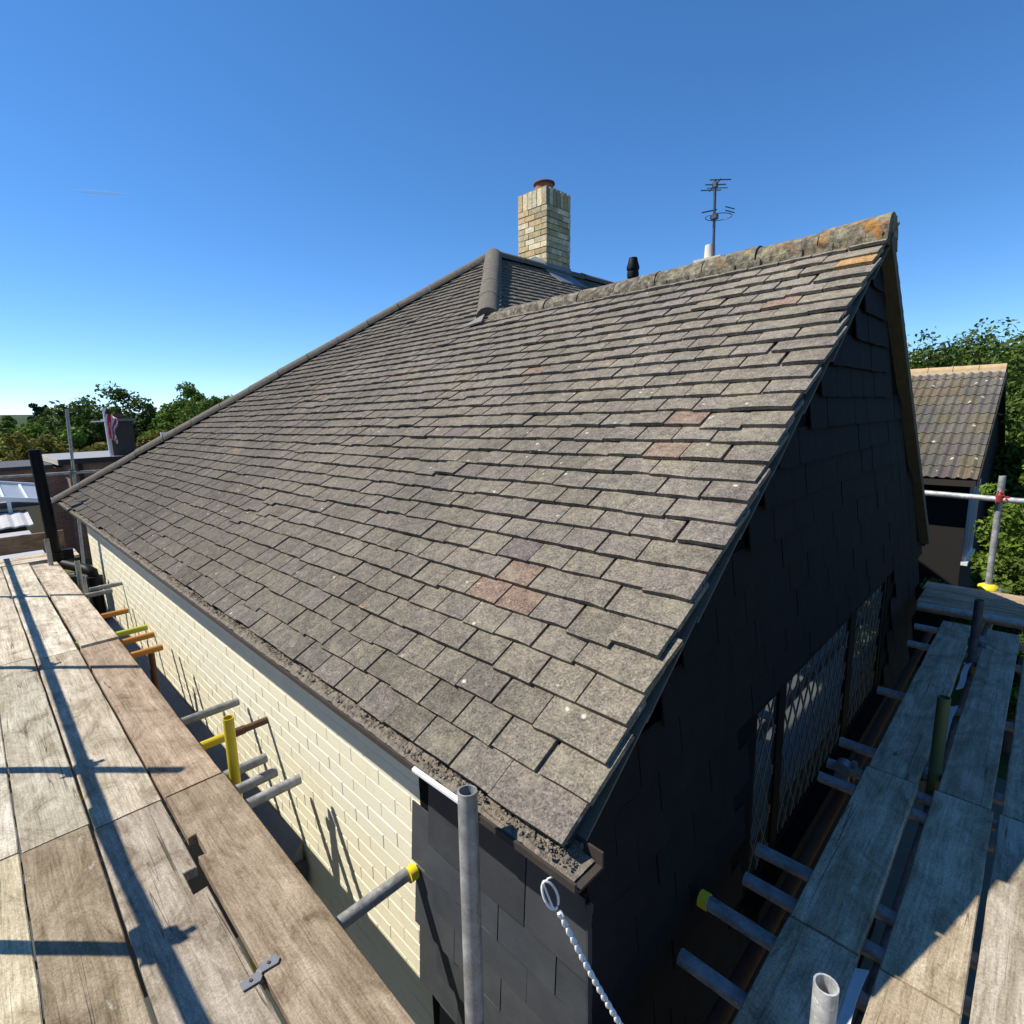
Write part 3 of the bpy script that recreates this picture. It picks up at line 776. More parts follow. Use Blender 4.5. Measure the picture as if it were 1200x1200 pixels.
# ------------------------------------------------------------------ scaffolding
def tube(par, p0, p1, mat=M_STEEL, label=None, name='tube', k=1., r=.02415):
    mb = MB(); mb.pipe(p0, p1, r); o = mb.build(name, mat, par); o.color = (k, k, k, 1)
    if label: o['label'] = label
    return o
def coupler(par, p, d1, d2, mat=M_STEEL):
    """two collars back to back with bolts and flaps; d1, d2 tube axes"""
    mb = MB(); p = Vector(p); d1 = Vector(d1).normalized(); d2 = Vector(d2).normalized(); n = d1.cross(d2).normalized()
    a = p-n*.027; b = p+n*.027
    mb.ring([a-d1*.027, a+d1*.027], .0315, 14, True, None, False); mb.ring([b-d2*.027, b+d2*.027], .0315, 14, True, None, False)
    for c, dd, o_ in ((a, d1, d2), (b, d2, d1)):
        e = c+o_*.044
        M = Matrix((dd, o_, n)).transposed().to_4x4(); M.translation = e
        mb.box((-.02, -.014, -.016), (.02, .016, .016), None, M); mb.ring([e-n*.04, e+n*.04], .0075, 8); mb.ring([e+n*.03, e+n*.046], .014, 6, True, None, False)
    o = mb.build('coupler', mat, par); o.color = (.6, .6, .6, 1); return o
BZ = -1.62; TZ = BZ-.040-.0245; LZ = TZ-.0485
sleft = empty('scaffold', (-4.5, .1, GZ), 'tube scaffold carrying the sunlit boards beside the cream wall', 'scaffold')
YO = -.42
# ledgers
for y in (.55, YO+.06): tube(sleft, (.6, y, LZ), (-9.3, y, LZ), k=.8)
# transoms: x, inner end y, material
TR = [(-1.535, .955, M_STEEL, 'grey transom with a yellow plastic end cap'), (-2.385, .905, M_STEEL, None), (-2.515, .85, M_STEEL, None), (-2.665, .86, M_STEEL, None),
      (-3.02, .88, M_STEEL, None), (-3.36, .965, M_STEEL, None), (-4.66, .86, M_ORA, 'orange painted transom'), (-5.02, .88, M_ORA, 'orange painted transom'),
      (-5.24, .88, M_LIME, 'lime yellow painted transom'), (-5.86, .86, M_ORA, 'orange painted transom'), (-6.72, .88, M_STEEL, None), (-.35, .85, M_STEEL, None), (-7.8, .7, M_STEEL, None)]
for x, y, mt, lb in TR:
    y0 = YO-.2
    if x == -3.02:
        tube(sleft, (x, y0, TZ), (x, .785, TZ), M_YEL, 'yellow painted transom'); 
        tube(sleft, (x, .7855, TZ), (x, y, TZ), M_RUST, None, 'tube_end')
    else: tube(sleft, (x, y0, TZ+random.uniform(-.004, .0)), (x+random.uniform(-.01, .01), y, TZ), mt, lb, k=random.uniform(.75, 1.05))
cp = MB(); cp.ring([(-1.535, .94, TZ), (-1.535, .972, TZ)], .0285, 16); cp.build('end_cap', M_CAP, sleft)
for x, y, mt, lb in TR[1:6]: coupler(sleft, (x, .55, TZ-.024), (0, 1, 0), (1, 0, 0))
# inner standards
o = tube(sleft, (-.853, .676, -1.75), (-.907, .733, -.885), M_STEEL, 'grey tube standing upright at the roof corner', 'standard', 1.0)
tube(sleft, (-.838, .66, GZ), (-.853, .676, -1.75), M_STEEL, None, 'standard', .9)
tube(sleft, (-2.76, .690, GZ), (-2.625, .700, -1.375), M_YEL, 'short yellow standard at the board edge', 'standard')
tube(sleft, (-4.78, .80, FR), (-4.78, .80, -1.72), M_RUST, 'rusty brown prop', 'standard')
pl = MB(); pl.box((-4.88, .70, FR+.002), (-4.68, .90, FR+.012)); pl.box((-3.0, .70, FR+.002), (-2.8, .86, FR+.03)); pl.build('base_plate', M_YEL, sleft)
tube(sleft, (-7.35, .70, GZ), (-7.35, .70, -1.44), M_STEEL, None, 'standard', .9)
tube(sleft, (-8.25, .545, GZ), (-8.25, .545, -1.30), M_STEEL, None, 'standard', 1.05)

# ladder beam poles in the far gap
tube(sleft, (-6.95, .80, TZ), (-6.95, .97, TZ+.0), k=.9)
tube(sleft, (-8.6, .70, -1.84), (-8.6, 1.3, -1.84), M_YEL); tube(sleft, (-8.3, .2, -1.78), (-8.3, .93, -1.78), M_STEEL)
# outer standards, guard rails (left of the picture; their shadows fall on the boards)
for x, top in ((-2.50, -.50), (-3.78, .02), (-5.38, .55), (-7.62, .6), (.6, .3), (-10.2, .5)):
    tube(sleft, (x, YO, GZ), (x, YO, top), k=.9)
    coupler(sleft, (x, YO+.026, -.62 if x < -2.6 else -.55), (0, 0, 1), (1, 0, 0)); coupler(sleft, (x, YO+.03, LZ), (0, 0, 1), (1, 0, 0))
tube(sleft, (-10.4, YO+.05, -.62), (-2.9, YO+.05, -.62)); tube(sleft, (-3.35, YO+.052, -.66), (1.0, YO+.06, -.34))
mbk = MB(); mbk.box((-2.55, YO+.02, -.66), (-2.44, YO+.09, -.62)); mbk.build('coupler', M_STEEL, sleft)
# far end guard rails and standards
tube(sleft, (-12.2, -.9, -.79), (-12.2, 2.6, -.835), k=1.); tube(sleft, (-12.25, 1.13, GZ), (-12.25, 1.385, .28), k=1.1)
coupler(sleft, (-12.22, 1.30, -.82), (0, 0, 1), (0, 1, 0))

sright = empty('scaffold', (.1, 3.2, GZ), 'tube scaffold in shade carrying boards beside the black gable', 'scaffold')
RT = [(1.352, -.655), (1.592, -.685), (1.777, -.625), (1.945, -.645), (2.565, -.60), (2.70, -.60), (2.93, -.605), (3.65, -.585), (.75, -.6), (4.55, -.58), (4.95, -.6)]
for i, (y, x) in enumerate(RT): tube(sright, (x, y, TZ), (.75, y+random.uniform(-.02, .02), TZ-random.uniform(0, .006)), k=random.uniform(.8, 1.15))
c2 = MB(); c2.ring([(-.675, 1.592, TZ), (-.705, 1.592, TZ)], .0285, 16); c2.build('end_cap', M_CAP, sright)
for x in (-.20, .62): tube(sright, (x, .3, LZ), (x, 6.6, LZ), k=.75)
tube(sright, (-.53, 1.1, LZ-.08), (-.53, 5.2, LZ-.06), M_RUST)
for y, top in ((1.118, -1.19), (2.86, -1.262), (4.33, -1.215)):
    x = -.212
    mt = M_GRN if y == 2.86 else M_STEEL
    tube(sright, (x, y, GZ), (x-.002, y-.01, top), mt, 'green painted standard' if y == 2.86 else None, 'standard', 1.6 if y < 2 else .35)
    coupler(sright, (x, y+.03, LZ+.01), (0, 0, 1), (0, 1, 0))
coupler(sright, (-.215, 4.36, -1.50), (0, 0, 1), (1, 0, 0)); 
coupler(sright, (-.53, 2.67, TZ), (1, 0, 0), (0, 1, 0))
tube(sright, (-.62, 5.22, -1.595), (.8, 5.22, -1.585), k=1.2); tube(sright, (-.64, 5.30, -1.64), (.8, 5.30, -1.635), k=.8)
tube(sright, (-.262, 6.16, BZ+.0), (-.266, 6.17, -.625), k=1.25, name='standard'); tube(sright, (-.262, 6.16, GZ), (-.262, 6.16, BZ-.0405), name='standard')
bc = MB(); bc.ring([(-.262, 6.16, BZ+.001), (-.262, 6.16, BZ+.03), (-.262, 6.16, BZ+.045)], [.075, .07, .04], 18); bc.build('base_cap', M_CAP, sright)
tube(sright, (-1.2, 6.11, -.795), (.9, 6.11, -.845), k=1.7, label='pale guard rail tube')
cr_ = coupler(sright, (-.264, 6.135, -.81), (0, 0, 1), (1, 0, 0)); cr_.data.materials[0] = simple('red_coupler', (.28, .03, .02), .5)
for x in (.75,):
    for y in (.9, 4.2): tube(sright, (x, y, GZ), (x, y, -.4), name='standard')

# ------------------------------------------------------------------ boards
def board_mesh(L, wd, seed, notch=None):
    r = random.Random(seed); th = .038; mb = MB(); ch = .0035
    n = max(4, int(L/.14)); prof = lambda a, b: [(a, -th), (b, -th), (b, -ch), (b-ch, 0), ((a+b)/2, .0), (a+ch, 0), (a, -ch)]
    vs_ = []; fs = []; m = 7; ns = Vector((seed*3.3, 0, 0))
    for i in range(n+1):
        x = -L/2+L*i/n
        a = -wd/2+.0030*noise.noise(Vector((x*3, 1, seed)))+.0012*r.uniform(-1, 1); b = wd/2+.0030*noise.noise(Vector((x*3, 9, seed)))+.0012*r.uniform(-1, 1)
        zz = .0025*noise.noise(Vector((x*.9, 4, seed)))
        xe = r.uniform(-.002, .002) if i in (0, n) else 0
        for y, z in prof(a, b): vs_.append((x+xe, y, z+zz-(.0015 if abs(y) > wd*.3 else 0)))
    for i in range(n):
        for q_ in range(m): fs.append((i*m+q_, i*m+(q_+1) % m, (i+1)*m+(q_+1) % m, (i+1)*m+q_))
    fs.append(tuple(range(m))[::-1]); fs.append(tuple(range(n*m, (n+1)*m)))
    mb.add(vs_, fs); me = mb.mesh('scaffold_board', M_WOOD)
    if notch:
        # square notch cut from one long edge (booleans on a small box)
        pass
    return me
def notch_board(L, wd, x0_, x1_, side, depth):
    """board with a square notch: local x range x0_..x1_ on side +1/-1"""
    th = .038; h = wd/2*side; hi = h-depth*side
    out = [(-L/2, -h), (L/2, -h), (L/2, h), (x1_, h), (x1_+.004, hi), (x0_-.003, hi), (x0_, h), (-L/2, h)]
    bm = bmesh.new(); vs_ = [bm.verts.new((x, y, 0)) for x, y in out]; f = bm.faces.new(vs_)
    if f.normal.z < 0: f.normal_flip()
    bm.normal_update()
    if f.normal.z < 0: bmesh.ops.reverse_faces(bm, faces=[f])
    e = bmesh.ops.extrude_face_region(bm, geom=[f]); up = [v for v in e['geom'] if isinstance(v, bmesh.types.BMVert)]
    for v in bm.verts:
        if v not in up: v.co.z = -th
    bmesh.ops.recalc_face_normals(bm, faces=bm.faces[:])
    bmesh.ops.bevel(bm, geom=[e_ for e_ in bm.edges if all(v.co.z > -.01 for v in e_.verts)], offset=.003, segments=1, affect='EDGES')
    me = bpy.data.meshes.new('scaffold_board'); bm.to_mesh(me); bm.free(); me.materials.append(M_WOOD); return me
seedc = [100]
def board(p0, p1, wd, label, col, group=None, z=BZ, notch=None, roll=0.):
    """p0,p1: centre line ends (x,y)"""
    seedc[0] += 1
    a = Vector((p0[0], p0[1], p0[2] if len(p0) > 2 else z)); b = Vector((p1[0], p1[1], p1[2] if len(p1) > 2 else z)); d = b-a; L = d.length
    me = notch_board(L, wd, *notch) if notch else board_mesh(L, wd, seedc[0])
    o = link('scaffold_board', me); ux = d.normalized(); uy = Vector((0, 0, 1)).cross(ux).normalized(); uz = ux.cross(uy)
    M = Matrix((ux, uy, uz)).transposed().to_4x4() @ Matrix.Rotation(roll, 4, 'X'); M.translation = (a+b)/2; o.matrix_world = M
    o.color = (*col, 1); tag(o, label, 'board', group); return o
GL = 'boards of the left scaffold walkway'; GR = 'boards of the right scaffold walkway'
pale = (.44, .395, .315); mid = (.33, .285, .22); brn = (.285, .23, .17); grey = (.25, .235, .20)
# rows (y ranges): A inner .42-.645, B .17-.40, C -.08-.145, D outward
ya = lambda a, b: (a+b)/2
A_ = ya(.405, .642); B_ = ya(.152, .392); C2 = ya(-.066, .145); D_ = ya(-.292, -.070)

NB = lambda a, b, c: (a+c, b+c)
board((-2.60, A_+.003), (.3, A_-.003), .237, 'long brown board with a square notch, at the wall edge nearest the camera', brn, GL, notch=(-1.115, -.985, -1, .030))
board((-4.93, A_-.004), (-2.61, A_), .234, 'middle brown board of the wall edge row, beside the orange tubes', (.33, .26, .195), GL)
board((-8.42, A_-.022, BZ+.004), (-4.94, A_+.0, BZ+.018), .228, 'far pale board of the wall edge row, its raised end by the orange tubes', (.50, .44, .36), GL)
board((-2.60, B_), (.3, B_-.004), .236, 'grey grained board with a square notch and a metal clip', (.345, .305, .25), GL, notch=(-.935, -.815, 1, .045))
board((-4.93, B_), (-2.61, B_+.004), .236, 'pale middle board in the second row from the wall with the long tube shadow', pale, GL)
board((-8.62, B_-.02), (-4.94, B_), .232, 'far whitish board in the second row from the wall', (.56, .52, .43), GL)
board((-2.655, C2), (.3, C2-.006), .208, 'dark stained board with white mortar splashes down its middle', (.26, .215, .15), GL)
board((-5.0, C2), (-2.665, C2+.002), .21, 'greyish middle board in the third row from the wall', (.40, .375, .30), GL)
board((-8.62, C2-.02), (-5.01, C2), .21, 'far pale board in the third row from the wall', (.52, .47, .375), GL)
board((-2.67, D_), (.3, D_-.006), .222, 'yellowish board at the lower left corner of the photo', (.47, .42, .30), GL)
board((-5.0, D_), (-2.68, D_), .222, 'whitish board at the left edge of the photo with pale paint stains', (.54, .51, .44), GL)
board((-8.62, D_-.01), (-5.01, D_), .222, 'board at the far left edge crossed by the thin shadows', (.46, .42, .34), GL)
board((-8.78, -.9), (-8.78, .86), .225, 'nearer of two crosswise boards ending the sunlit walkway', (.55, .50, .41), 'crosswise boards ending the left walkway', z=BZ+.004)
board((-9.03, -.9), (-9.03, .86), .225, 'farther of two crosswise boards ending the sunlit walkway', (.50, .45, .36), 'crosswise boards ending the left walkway', z=BZ+.004)
board((-9.30, -1.0, BZ+.13), (-9.30, .80, BZ+.13), .225, 'toe board standing on edge at the far end of the sunlit walkway', (.24, .18, .125), roll=radians(90))
A2, B2, C3, D2 = -.345, -.1, .103, .325
gy = (.42, .355, .265)
board((A2-.005, .1), (A2, 1.665), .196, 'shaded grey board beside the gable, nearest the camera', gy, GR)
board((A2, 1.675), (A2-.002, 2.69), .192, 'shaded grey board beside the gable window, middle one of its row', (.45, .385, .285), GR)
board((A2-.002, 2.70), (A2-.006, 5.03), .182, 'long shaded board beside the gable with a pale paint line, farthest of its row', (.41, .35, .265), GR)
board((B2, .1), (B2, 1.66), .19, 'half sunlit board of the middle row at the bottom edge of the photo', gy, GR)
board((B2, 1.668), (B2-.002, 2.70), .188, 'shaded board of the middle row whose near corner is in the sun', (.45, .385, .285), GR)
board((B2-.002, 2.712), (B2+.002, 5.03), .172, 'far shaded board of the middle row with an orange fleck', (.41, .35, .265), GR)
board((C3, .1), (C3, 1.30), .186, 'small visible end of a sunlit board in the lower right corner', (.40, .36, .29), GR)
board((C3, 1.307), (C3, 2.70), .186, 'board at the right edge with a long split, crossed by the shadow edge', (.38, .345, .28), GR)
board((C3+.004, 2.71), (C3+.006, 5.03), .18, 'far shaded board at the right edge of the photo', (.42, .36, .27), GR)
board((D2, .1), (D2, 2.6), .21, 'outer board beyond the lower right corner', (.38, .345, .28), GR)
board((D2, 2.61), (D2, 5.03), .21, 'outer board beyond the right edge', (.30, .29, .265), GR)
GF = 'crosswise boards at the far end of the right scaffold'
board((-.66, 5.51), (.8, 5.50), .225, 'nearest of three crosswise boards behind the paired grey tubes', (.36, .27, .18), GF)
board((-.66, 5.745), (.8, 5.74), .225, 'middle one of three crosswise boards behind the paired grey tubes', (.40, .30, .20), GF)
board((-.68, 5.985), (.8, 5.98), .235, 'farthest of three crosswise boards, under the yellow based pole', (.42, .32, .22), GF)
# board clip
t = empty('board_clip', (-1.51, .398, BZ+.001), 'steel clip plate joining two boards near the bottom of the photo', 'clip')
for dy, dx, nm in ((-.028, .012, 'plate'), (.030, -.004, 'plate')):
    mb = MB(); cx, cy = -1.512+dx, .398+dy
    mb.prism([(cx-.016, cy-.026, BZ+.0015), (cx+.014, cy-.026, BZ+.0015), (cx+.020, cy+.02, BZ+.0015), (cx+.008, cy+.030, BZ+.0015), (cx-.014, cy+.026, BZ+.0015)], (0, 0, .005)); mb.build(nm, M_LEAD, t)
    mb = MB(); mb.ring([(cx, cy, BZ+.006), (cx, cy, BZ+.0095)], .005, 8); mb.build('nail', M_RUST, t)
mb = MB(); mb.box((-1.522, .392, BZ-.03), (-1.502, .404, BZ+.004)); mb.build('lug', M_STEEL, t)
# white plastic strips in the gap between the shaded boards
def strip(p, L, label, wd=.03):
    mb = MB(); n = 8; vs_ = []; fs = []
    for i in range(n+1):
        y = p[1]+L*i/n; h = .004*sin(i*1.1)
        for sx in (0, 1):
            for sz in (0, .004): vs_.append((p[0]+sx*wd+.003*sin(i*.9), y, p[2]+h+sz+sx*.02))
    for i in range(n):
        a = i*4; b = a+4; fs += [(a, b, b+2, a+2), (a+1, a+3, b+3, b+1), (a, a+1, b+1, b), (a+2, b+2, b+3, a+3)]
    fs += [(0, 2, 3, 1), (n*4, n*4+1, n*4+3, n*4+2)]
    mb.add(vs_, fs); tag(mb.build('plastic_strip', M_WHITEP), label, 'plastic strip', 'white plastic strips in the board gap')
strip((-.250, 1.30, BZ-.02), .33, 'white plastic strip in the gap, behind the white topped tube', .035)
strip((-.240, 2.95, BZ-.012), .62, 'white plastic strip in the gap, beside the green tube', .030)
strip((-.242, 3.85, BZ-.02), .42, 'white plastic strip in the gap, nearest the far dark tube', .03)
# twisted white cord hanging at the gutter end
def cord():
    a = Vector((-.672, .79, -1.10)); b = Vector((-.525, .865, -1.40)); d = b-a; L = d.length; dn = d.normalized(); s1 = dn.cross(Vector((0, 0, 1))).normalized(); s2 = dn.cross(s1)
    t = empty('cord', a, 'twisted white cord hanging with a loop from the gutter end', 'cord')
    for ph in (0, pi):
        mb = MB(); path = [a+dn*(L*i/160)+s1*(.0031*cos(ph+i*.33))+s2*(.0031*sin(ph+i*.33))+Vector((0, 0, -.012*sin(pi*i/160))) for i in range(161)]
        mb.ring(path, .0040, 7); mb.build('strand', M_ROPE, t)
    mb = MB(); c = Vector((-.698, .777, -1.05)); path = []
    up = Vector((-.28, -.1, .95)).normalized(); sd = CX*.9+CF*.2
    for i in range(25):
        q_ = -pi/2+2*pi*i/24*.97; path.append(a.lerp(c, .75)+sd*(.020*cos(q_)*(1 if cos(q_) > 0 else .75))+up*(.034*sin(q_)))
    mb.ring(path, .0030, 6); 
    mb.ring([a.lerp(c, .75)-up*.033-sd*.001, a.lerp(c, .75)+sd*-.004+up*.0, a.lerp(c, .75)+up*.032+sd*-.006], .0026, 6); mb.build('loop', M_ROPE, t)
    tp = a.lerp(c, .75)+up*.033
    mb = MB(); mb.ring([tp-up*.003, tp+Vector((.002, .006, .004)), Vector((tp.x+.004, .800, ZB+.002))], .0022, 6); mb.build('hook', M_ROPE, t)
cord()
mb = MB()
mb.prism([(-1.205, .774, -1.002), (-.94, .780, -1.002), (-.94, .790, -.998), (-1.205, .784, -.998)], (0, 0, .008)); tag(mb.build('metal_strip', M_WHITEP), 'thin pale strip lying along the gutter lip beside the near tube', 'strip')

# soil pipe
t = empty('soil_pipe', (-8.52, .92, GZ), 'black soil pipe rising past the eaves with a swan neck', 'soil pipe')
X = -8.52
mb = MB(); mb.ring([(X, .625, -1.62), (X, .60, -.27)], [.060, .060], 18); mb.build('pipe', M_BLACKPL, t)
mb = MB(); mb.ring([(X, .625, -1.58), (X+.01, .63, -1.625), (X+.06, .655, -1.655), (X+.50, .84, -1.69), (X+.58, .88, -1.72), (X+.60, .89, -1.80)], .058, 16); mb.build('swan_neck', M_BLACKPL, t)
mb = MB(); mb.ring([(X, .625, -1.64), (X, .622, -1.52)], .085, 18); mb.box((X-.03, .69, -1.62), (X+.05, .79, -1.50)); mb.build('socket', M_BLACKPL, t)
mb = MB(); mb.ring([(X+.60, .89, -1.77), (X+.60, .89, -1.90)], .080, 18); mb.build('socket', M_BLACKPL, t)
mb = MB(); mb.ring([(X+.60, .89, -1.85), (X+.60, .89, FR-.0)], .058, 16); mb.build('lower_pipe', M_BLACKPL, t)

# ------------------------------------------------------------------ neighbour on the right
NY, NZ, NE, NEZ, NX = 16.0, .70, 12.45, -1.33, -.86
nh = empty('house', (-4, 16, GZ), 'neighbouring house on the right with brown interlocking tiles and a pale ridge', 'house')
mb = MB(); mb.box((-9.5, NE+.45, GZ), (NX-.12, 19.3, NEZ+.02)); mb.prism([(NX-.12, NE+.3, NEZ+.02), (NX-.12, 19.6, NEZ+.02), (NX-.12, NY, NZ-.12)], (-8.6, 0, 0)); nw = mb.build('wall', simple('dark_render', (.012, .011, .011), .9, var=.3), nh)
ns_ = (NZ-NEZ)/(NY-NE); NA = math.atan(ns_); NL = (NY-NE)/cos(NA)
mb = MB(); mb.prism([(NX, NE, NEZ-.03), (NX, NY, NZ-.03), (NX, 2*NY-NE, NEZ-.03), (NX, 2*NY-NE, NEZ-.14), (NX, NY, NZ-.14), (NX, NE, NEZ-.14)], (-8.7, 0, 0)); nr = mb.build('roof', M_DECK, nh)
def roman(seed):
    r = random.Random(seed); mb = MB(); wd = .31; L = .40; th = .016; vs_ = []; fs = []; n = 12
    for j, y in enumerate((0, L)):
        for i in range(n+1):
            x = -wd/2+wd*i/n; ph = (i % 6)/6.
            z = .030*max(0, sin(pi*min(1, ph*1.7)))**.8 if ph < .6 else 0
            vs_.append((x, y+(r.uniform(-.003, .003) if j == 0 else 0), z))
    m = n+1
    for i in range(n): fs.append((i, i+1, m+i+1, m+i))
    for i in range(m): vs_.append((vs_[i][0], vs_[i][1], vs_[i][2]-th))
    for i in range(n): fs.append((i+1, i, 2*m+i, 2*m+i+1))
    mb.add(vs_, fs, tuple(q_*r.uniform(.85, 1.15) for q_ in (.112, .096, .082))); return mb
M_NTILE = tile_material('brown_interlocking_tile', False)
def ntile():
    t_ = M_NTILE.node_tree; g = G(t_); b = t_.nodes['Principled BSDF']; src = b.inputs['Base Color'].links[0].from_socket; p = g.pos(); sp_ = g.sep(p)
    vr = g.vor(p, 5.5); spot = g.math('MULTIPLY', g.rng(vr.outputs['Distance'], .20, .12), g.rng(g.sep(vr.outputs['Color'])[0], .80, .82))
    c = g.mix(g.math('MULTIPLY', spot, .8), src, (.60, .58, .52))
    lf = g.rng(g.math('ADD', g.noise(p, 3.5, 5, .7), g.rng(sp_[2], -.1, .7, -.16, .07)), .56, .66); c = g.mix(g.math('MULTIPLY', lf, .55), c, (.40, .24, .10)); setc(t_, b, c)
ntile()
rv_ = [roman(i) for i in range(6)]; rm_ = [q_.mesh('roof_tile', M_NTILE) for q_ in rv_]
NB3 = Matrix(((1, 0, 0), (0, cos(NA), -sin(NA)), (0, sin(NA), cos(NA)))).to_4x4(); rest = MB(); nhl = wloc(nh)
rows = 11; ng = NL/rows
for k in range(rows):
    for c in range(28):
        i = random.randrange(6); x = NX-.155-c*.303; s_ = k*ng-.04
        M = Matrix.Translation((x, NE+s_*cos(NA), NEZ+s_*sin(NA)+.012)) @ NB3 @ Matrix.Rotation(-.045, 4, 'X') @ Matrix.Rotation(random.gauss(0, .004), 4, 'Z')
        if c < 8:
            o = link('roof_tile', rm_[i], nr); M2 = M.copy(); M2.translation -= nhl; o.matrix_local = M2
        else: rest.add([M @ Vector(v) for v in rv_[i].v], rv_[i].f, rv_[i].t[0])
o = rest.build('roof_tile', M_NTILE, nr); o['kind'] = 'stuff'
M_NR = simple('pale_lichened_ridge', (.46, .33, .18), .95, var=.45, scale=9, bump=.4)
def nridge():
    for i in range(19):
        halfround((NX-.0-i*.45, NY, NZ-.02), (NX-.44-i*.45, NY, NZ-.02), .125, M_NR, 'ridge_tile', nr)
nridge()
mb = MB(); mb.box((NX-8.6, NY-.15, NZ-.085), (NX+.0, NY-.11, NZ-.03)); mb.build('bedding_mortar', simple('pale_bedding', (.62, .52, .38), .95, var=.3, scale=12), nr)
# white framed window and barge on the neighbour's shaded gable
mb = MB(); xg = NX-.12
for a, b_, c, d in ((12.98, 13.06, -2.95, -1.5), (14.1, 14.18, -2.95, -1.5), (13.06, 14.1, -1.58, -1.5), (13.06, 14.1, -2.95, -2.87), (13.56, 13.62, -2.87, -1.58)): mb.box((xg+.001, a, c), (xg+.06, b_, d))
nwn = mb.build('window', M_WHITE, nh); mb = MB(); mb.box((xg+.002, 13.06, -2.87), (xg+.02, 14.1, -1.58)); mb.build('pane', M_GLASS, nwn)
mb = MB(); mb.box((xg+.001, 12.9, -3.02), (xg+.10, 14.26, -2.955)); mb.build('sill', M_WHITE, nwn)
mb = MB(); mb.prism([(NX+.002, NE-.02, NEZ-.16), (NX+.002, NY, NZ-.16), (NX+.002, NY, NZ-.02), (NX+.002, NE-.02, NEZ-.03)], (.022, 0, 0)); mb.build('barge_board', M_FASCIA, nh)
mb = MB(); mb.box((-9.5, NE-.02, NEZ-.15), (NX-.01, NE+.0, NEZ-.04)); mb.build('fascia', M_FASCIA, nh)

# house behind whose chimney and aerial show over the ridge
rh = empty('house', (-7.2, 14.6, GZ), 'house behind the ridge, only its chimney top showing', 'house')
mb = MB(); mb.box((-12, 11.8, GZ), (-5.2, 18, .2)); mb.build('wall', M_MORT, rh)
mb = MB(); mb.prism([(-12.2, 11.6, .15), (-12.2, 18.2, .15), (-12.2, 14.9, 2.1)], (7.2, 0, 0)); rr_ = mb.build('roof', M_HIP, rh)
q0 = Vector((-6.22, 13.28, 0))
mb = MB(); mb.box((q0.x-.35, q0.y-.3, .2), (q0.x+.30, q0.y+.3, 3.40)); mb.build('chimney', M_STOCK, rr_)
mb = MB(); mb.ring([(q0.x-.12, q0.y+.05, 3.40), (q0.x-.12, q0.y+.05, 3.86)], [.14, .115], 14); mb.build('chimney_pot', simple('pale_pot', (.62, .57, .50), .9), rr_)
mb = MB(); mb.prism([(q0.x-.36, q0.y-.31, 3.401), (q0.x+.31, q0.y-.31, 3.401), (q0.x+.31, q0.y+.31, 3.401), (q0.x-.36, q0.y+.31, 3.401)], (0, 0, .10)); mb.build('flaunching', simple('pale_flaunching', (.55, .48, .38), .95, var=.4, scale=14, bump=.5), rr_)
def aerial():
    x, y = q0.x+.02, q0.y-.06
    t = empty('tv_aerial', (x, y, 3.38), 'television aerial on a thin mast above the ridge', 'aerial')
    md = simple('aerial_metal', (.10, .10, .11), .4, .6)
    mb = MB(); mb.ring([(x, y, 3.30), (x-.02, y, 5.24)], .032, 10); mb.build('mast', md, t)
    sd = V(.711, .703, 0); fw = V(-.695, .697, 0)
    c = V(x-.02, y, 5.12)
    mb = MB(); mb.ring([c-fw*.34, c+fw*.36], .015, 8); mb.box((c.x-.05, c.y-.05, c.z-.05), (c.x+.05, c.y+.05, c.z+.06)); mb.build('boom', md, t)
    for i in range(3):
        p = c+fw*(-.30+.30*i)+V(0, 0, .01*(i % 2)); mb = MB(); mb.ring([p-sd*.23, p+sd*.25], .013, 6); mb.build('element', md, t)
    for sgn in (-1, 1):
        mb = MB(); p = c-fw*.1+V(0, 0, -.10); mb.ring([p-sd*.22, p+sd*.26], .010, 6); mb.build('element', md, t); c = c+V(0, 0, .0)
        break
    c = V(x-.01, y, 4.43)
    mb = MB(); mb.ring([c+sd*(.30*cos(a))+fw*(.26*sin(a)) + sd*.10 for a in [2*pi*i/28 for i in range(29)]], .009, 6); mb.build('loop_element', md, t)
    mb = MB(); mb.ring([c-sd*.3+V(0, 0, .10), c+sd*.05+V(0, 0, .16)], .016, 6); mb.box((c.x-.07, c.y-.07, c.z-.05), (c.x+.07, c.y+.07, c.z+.06)); mb.build('bracket', md, t)
    for dz in (.1, .18):
        mb = MB(); mb.ring([c+sd*.25+V(0, 0, dz+.04), c+sd*.47+V(0, 0, dz-.02)], .012, 6); mb.build('element', md, t)
aerial()

# ------------------------------------------------------------------ far left: flat roofed building, glazed extension, garages
def along(d): return None
fb = empty('building', (-29, 6, GZ), 'flat roofed brick building with a felt roof beyond the far scaffold', 'building')
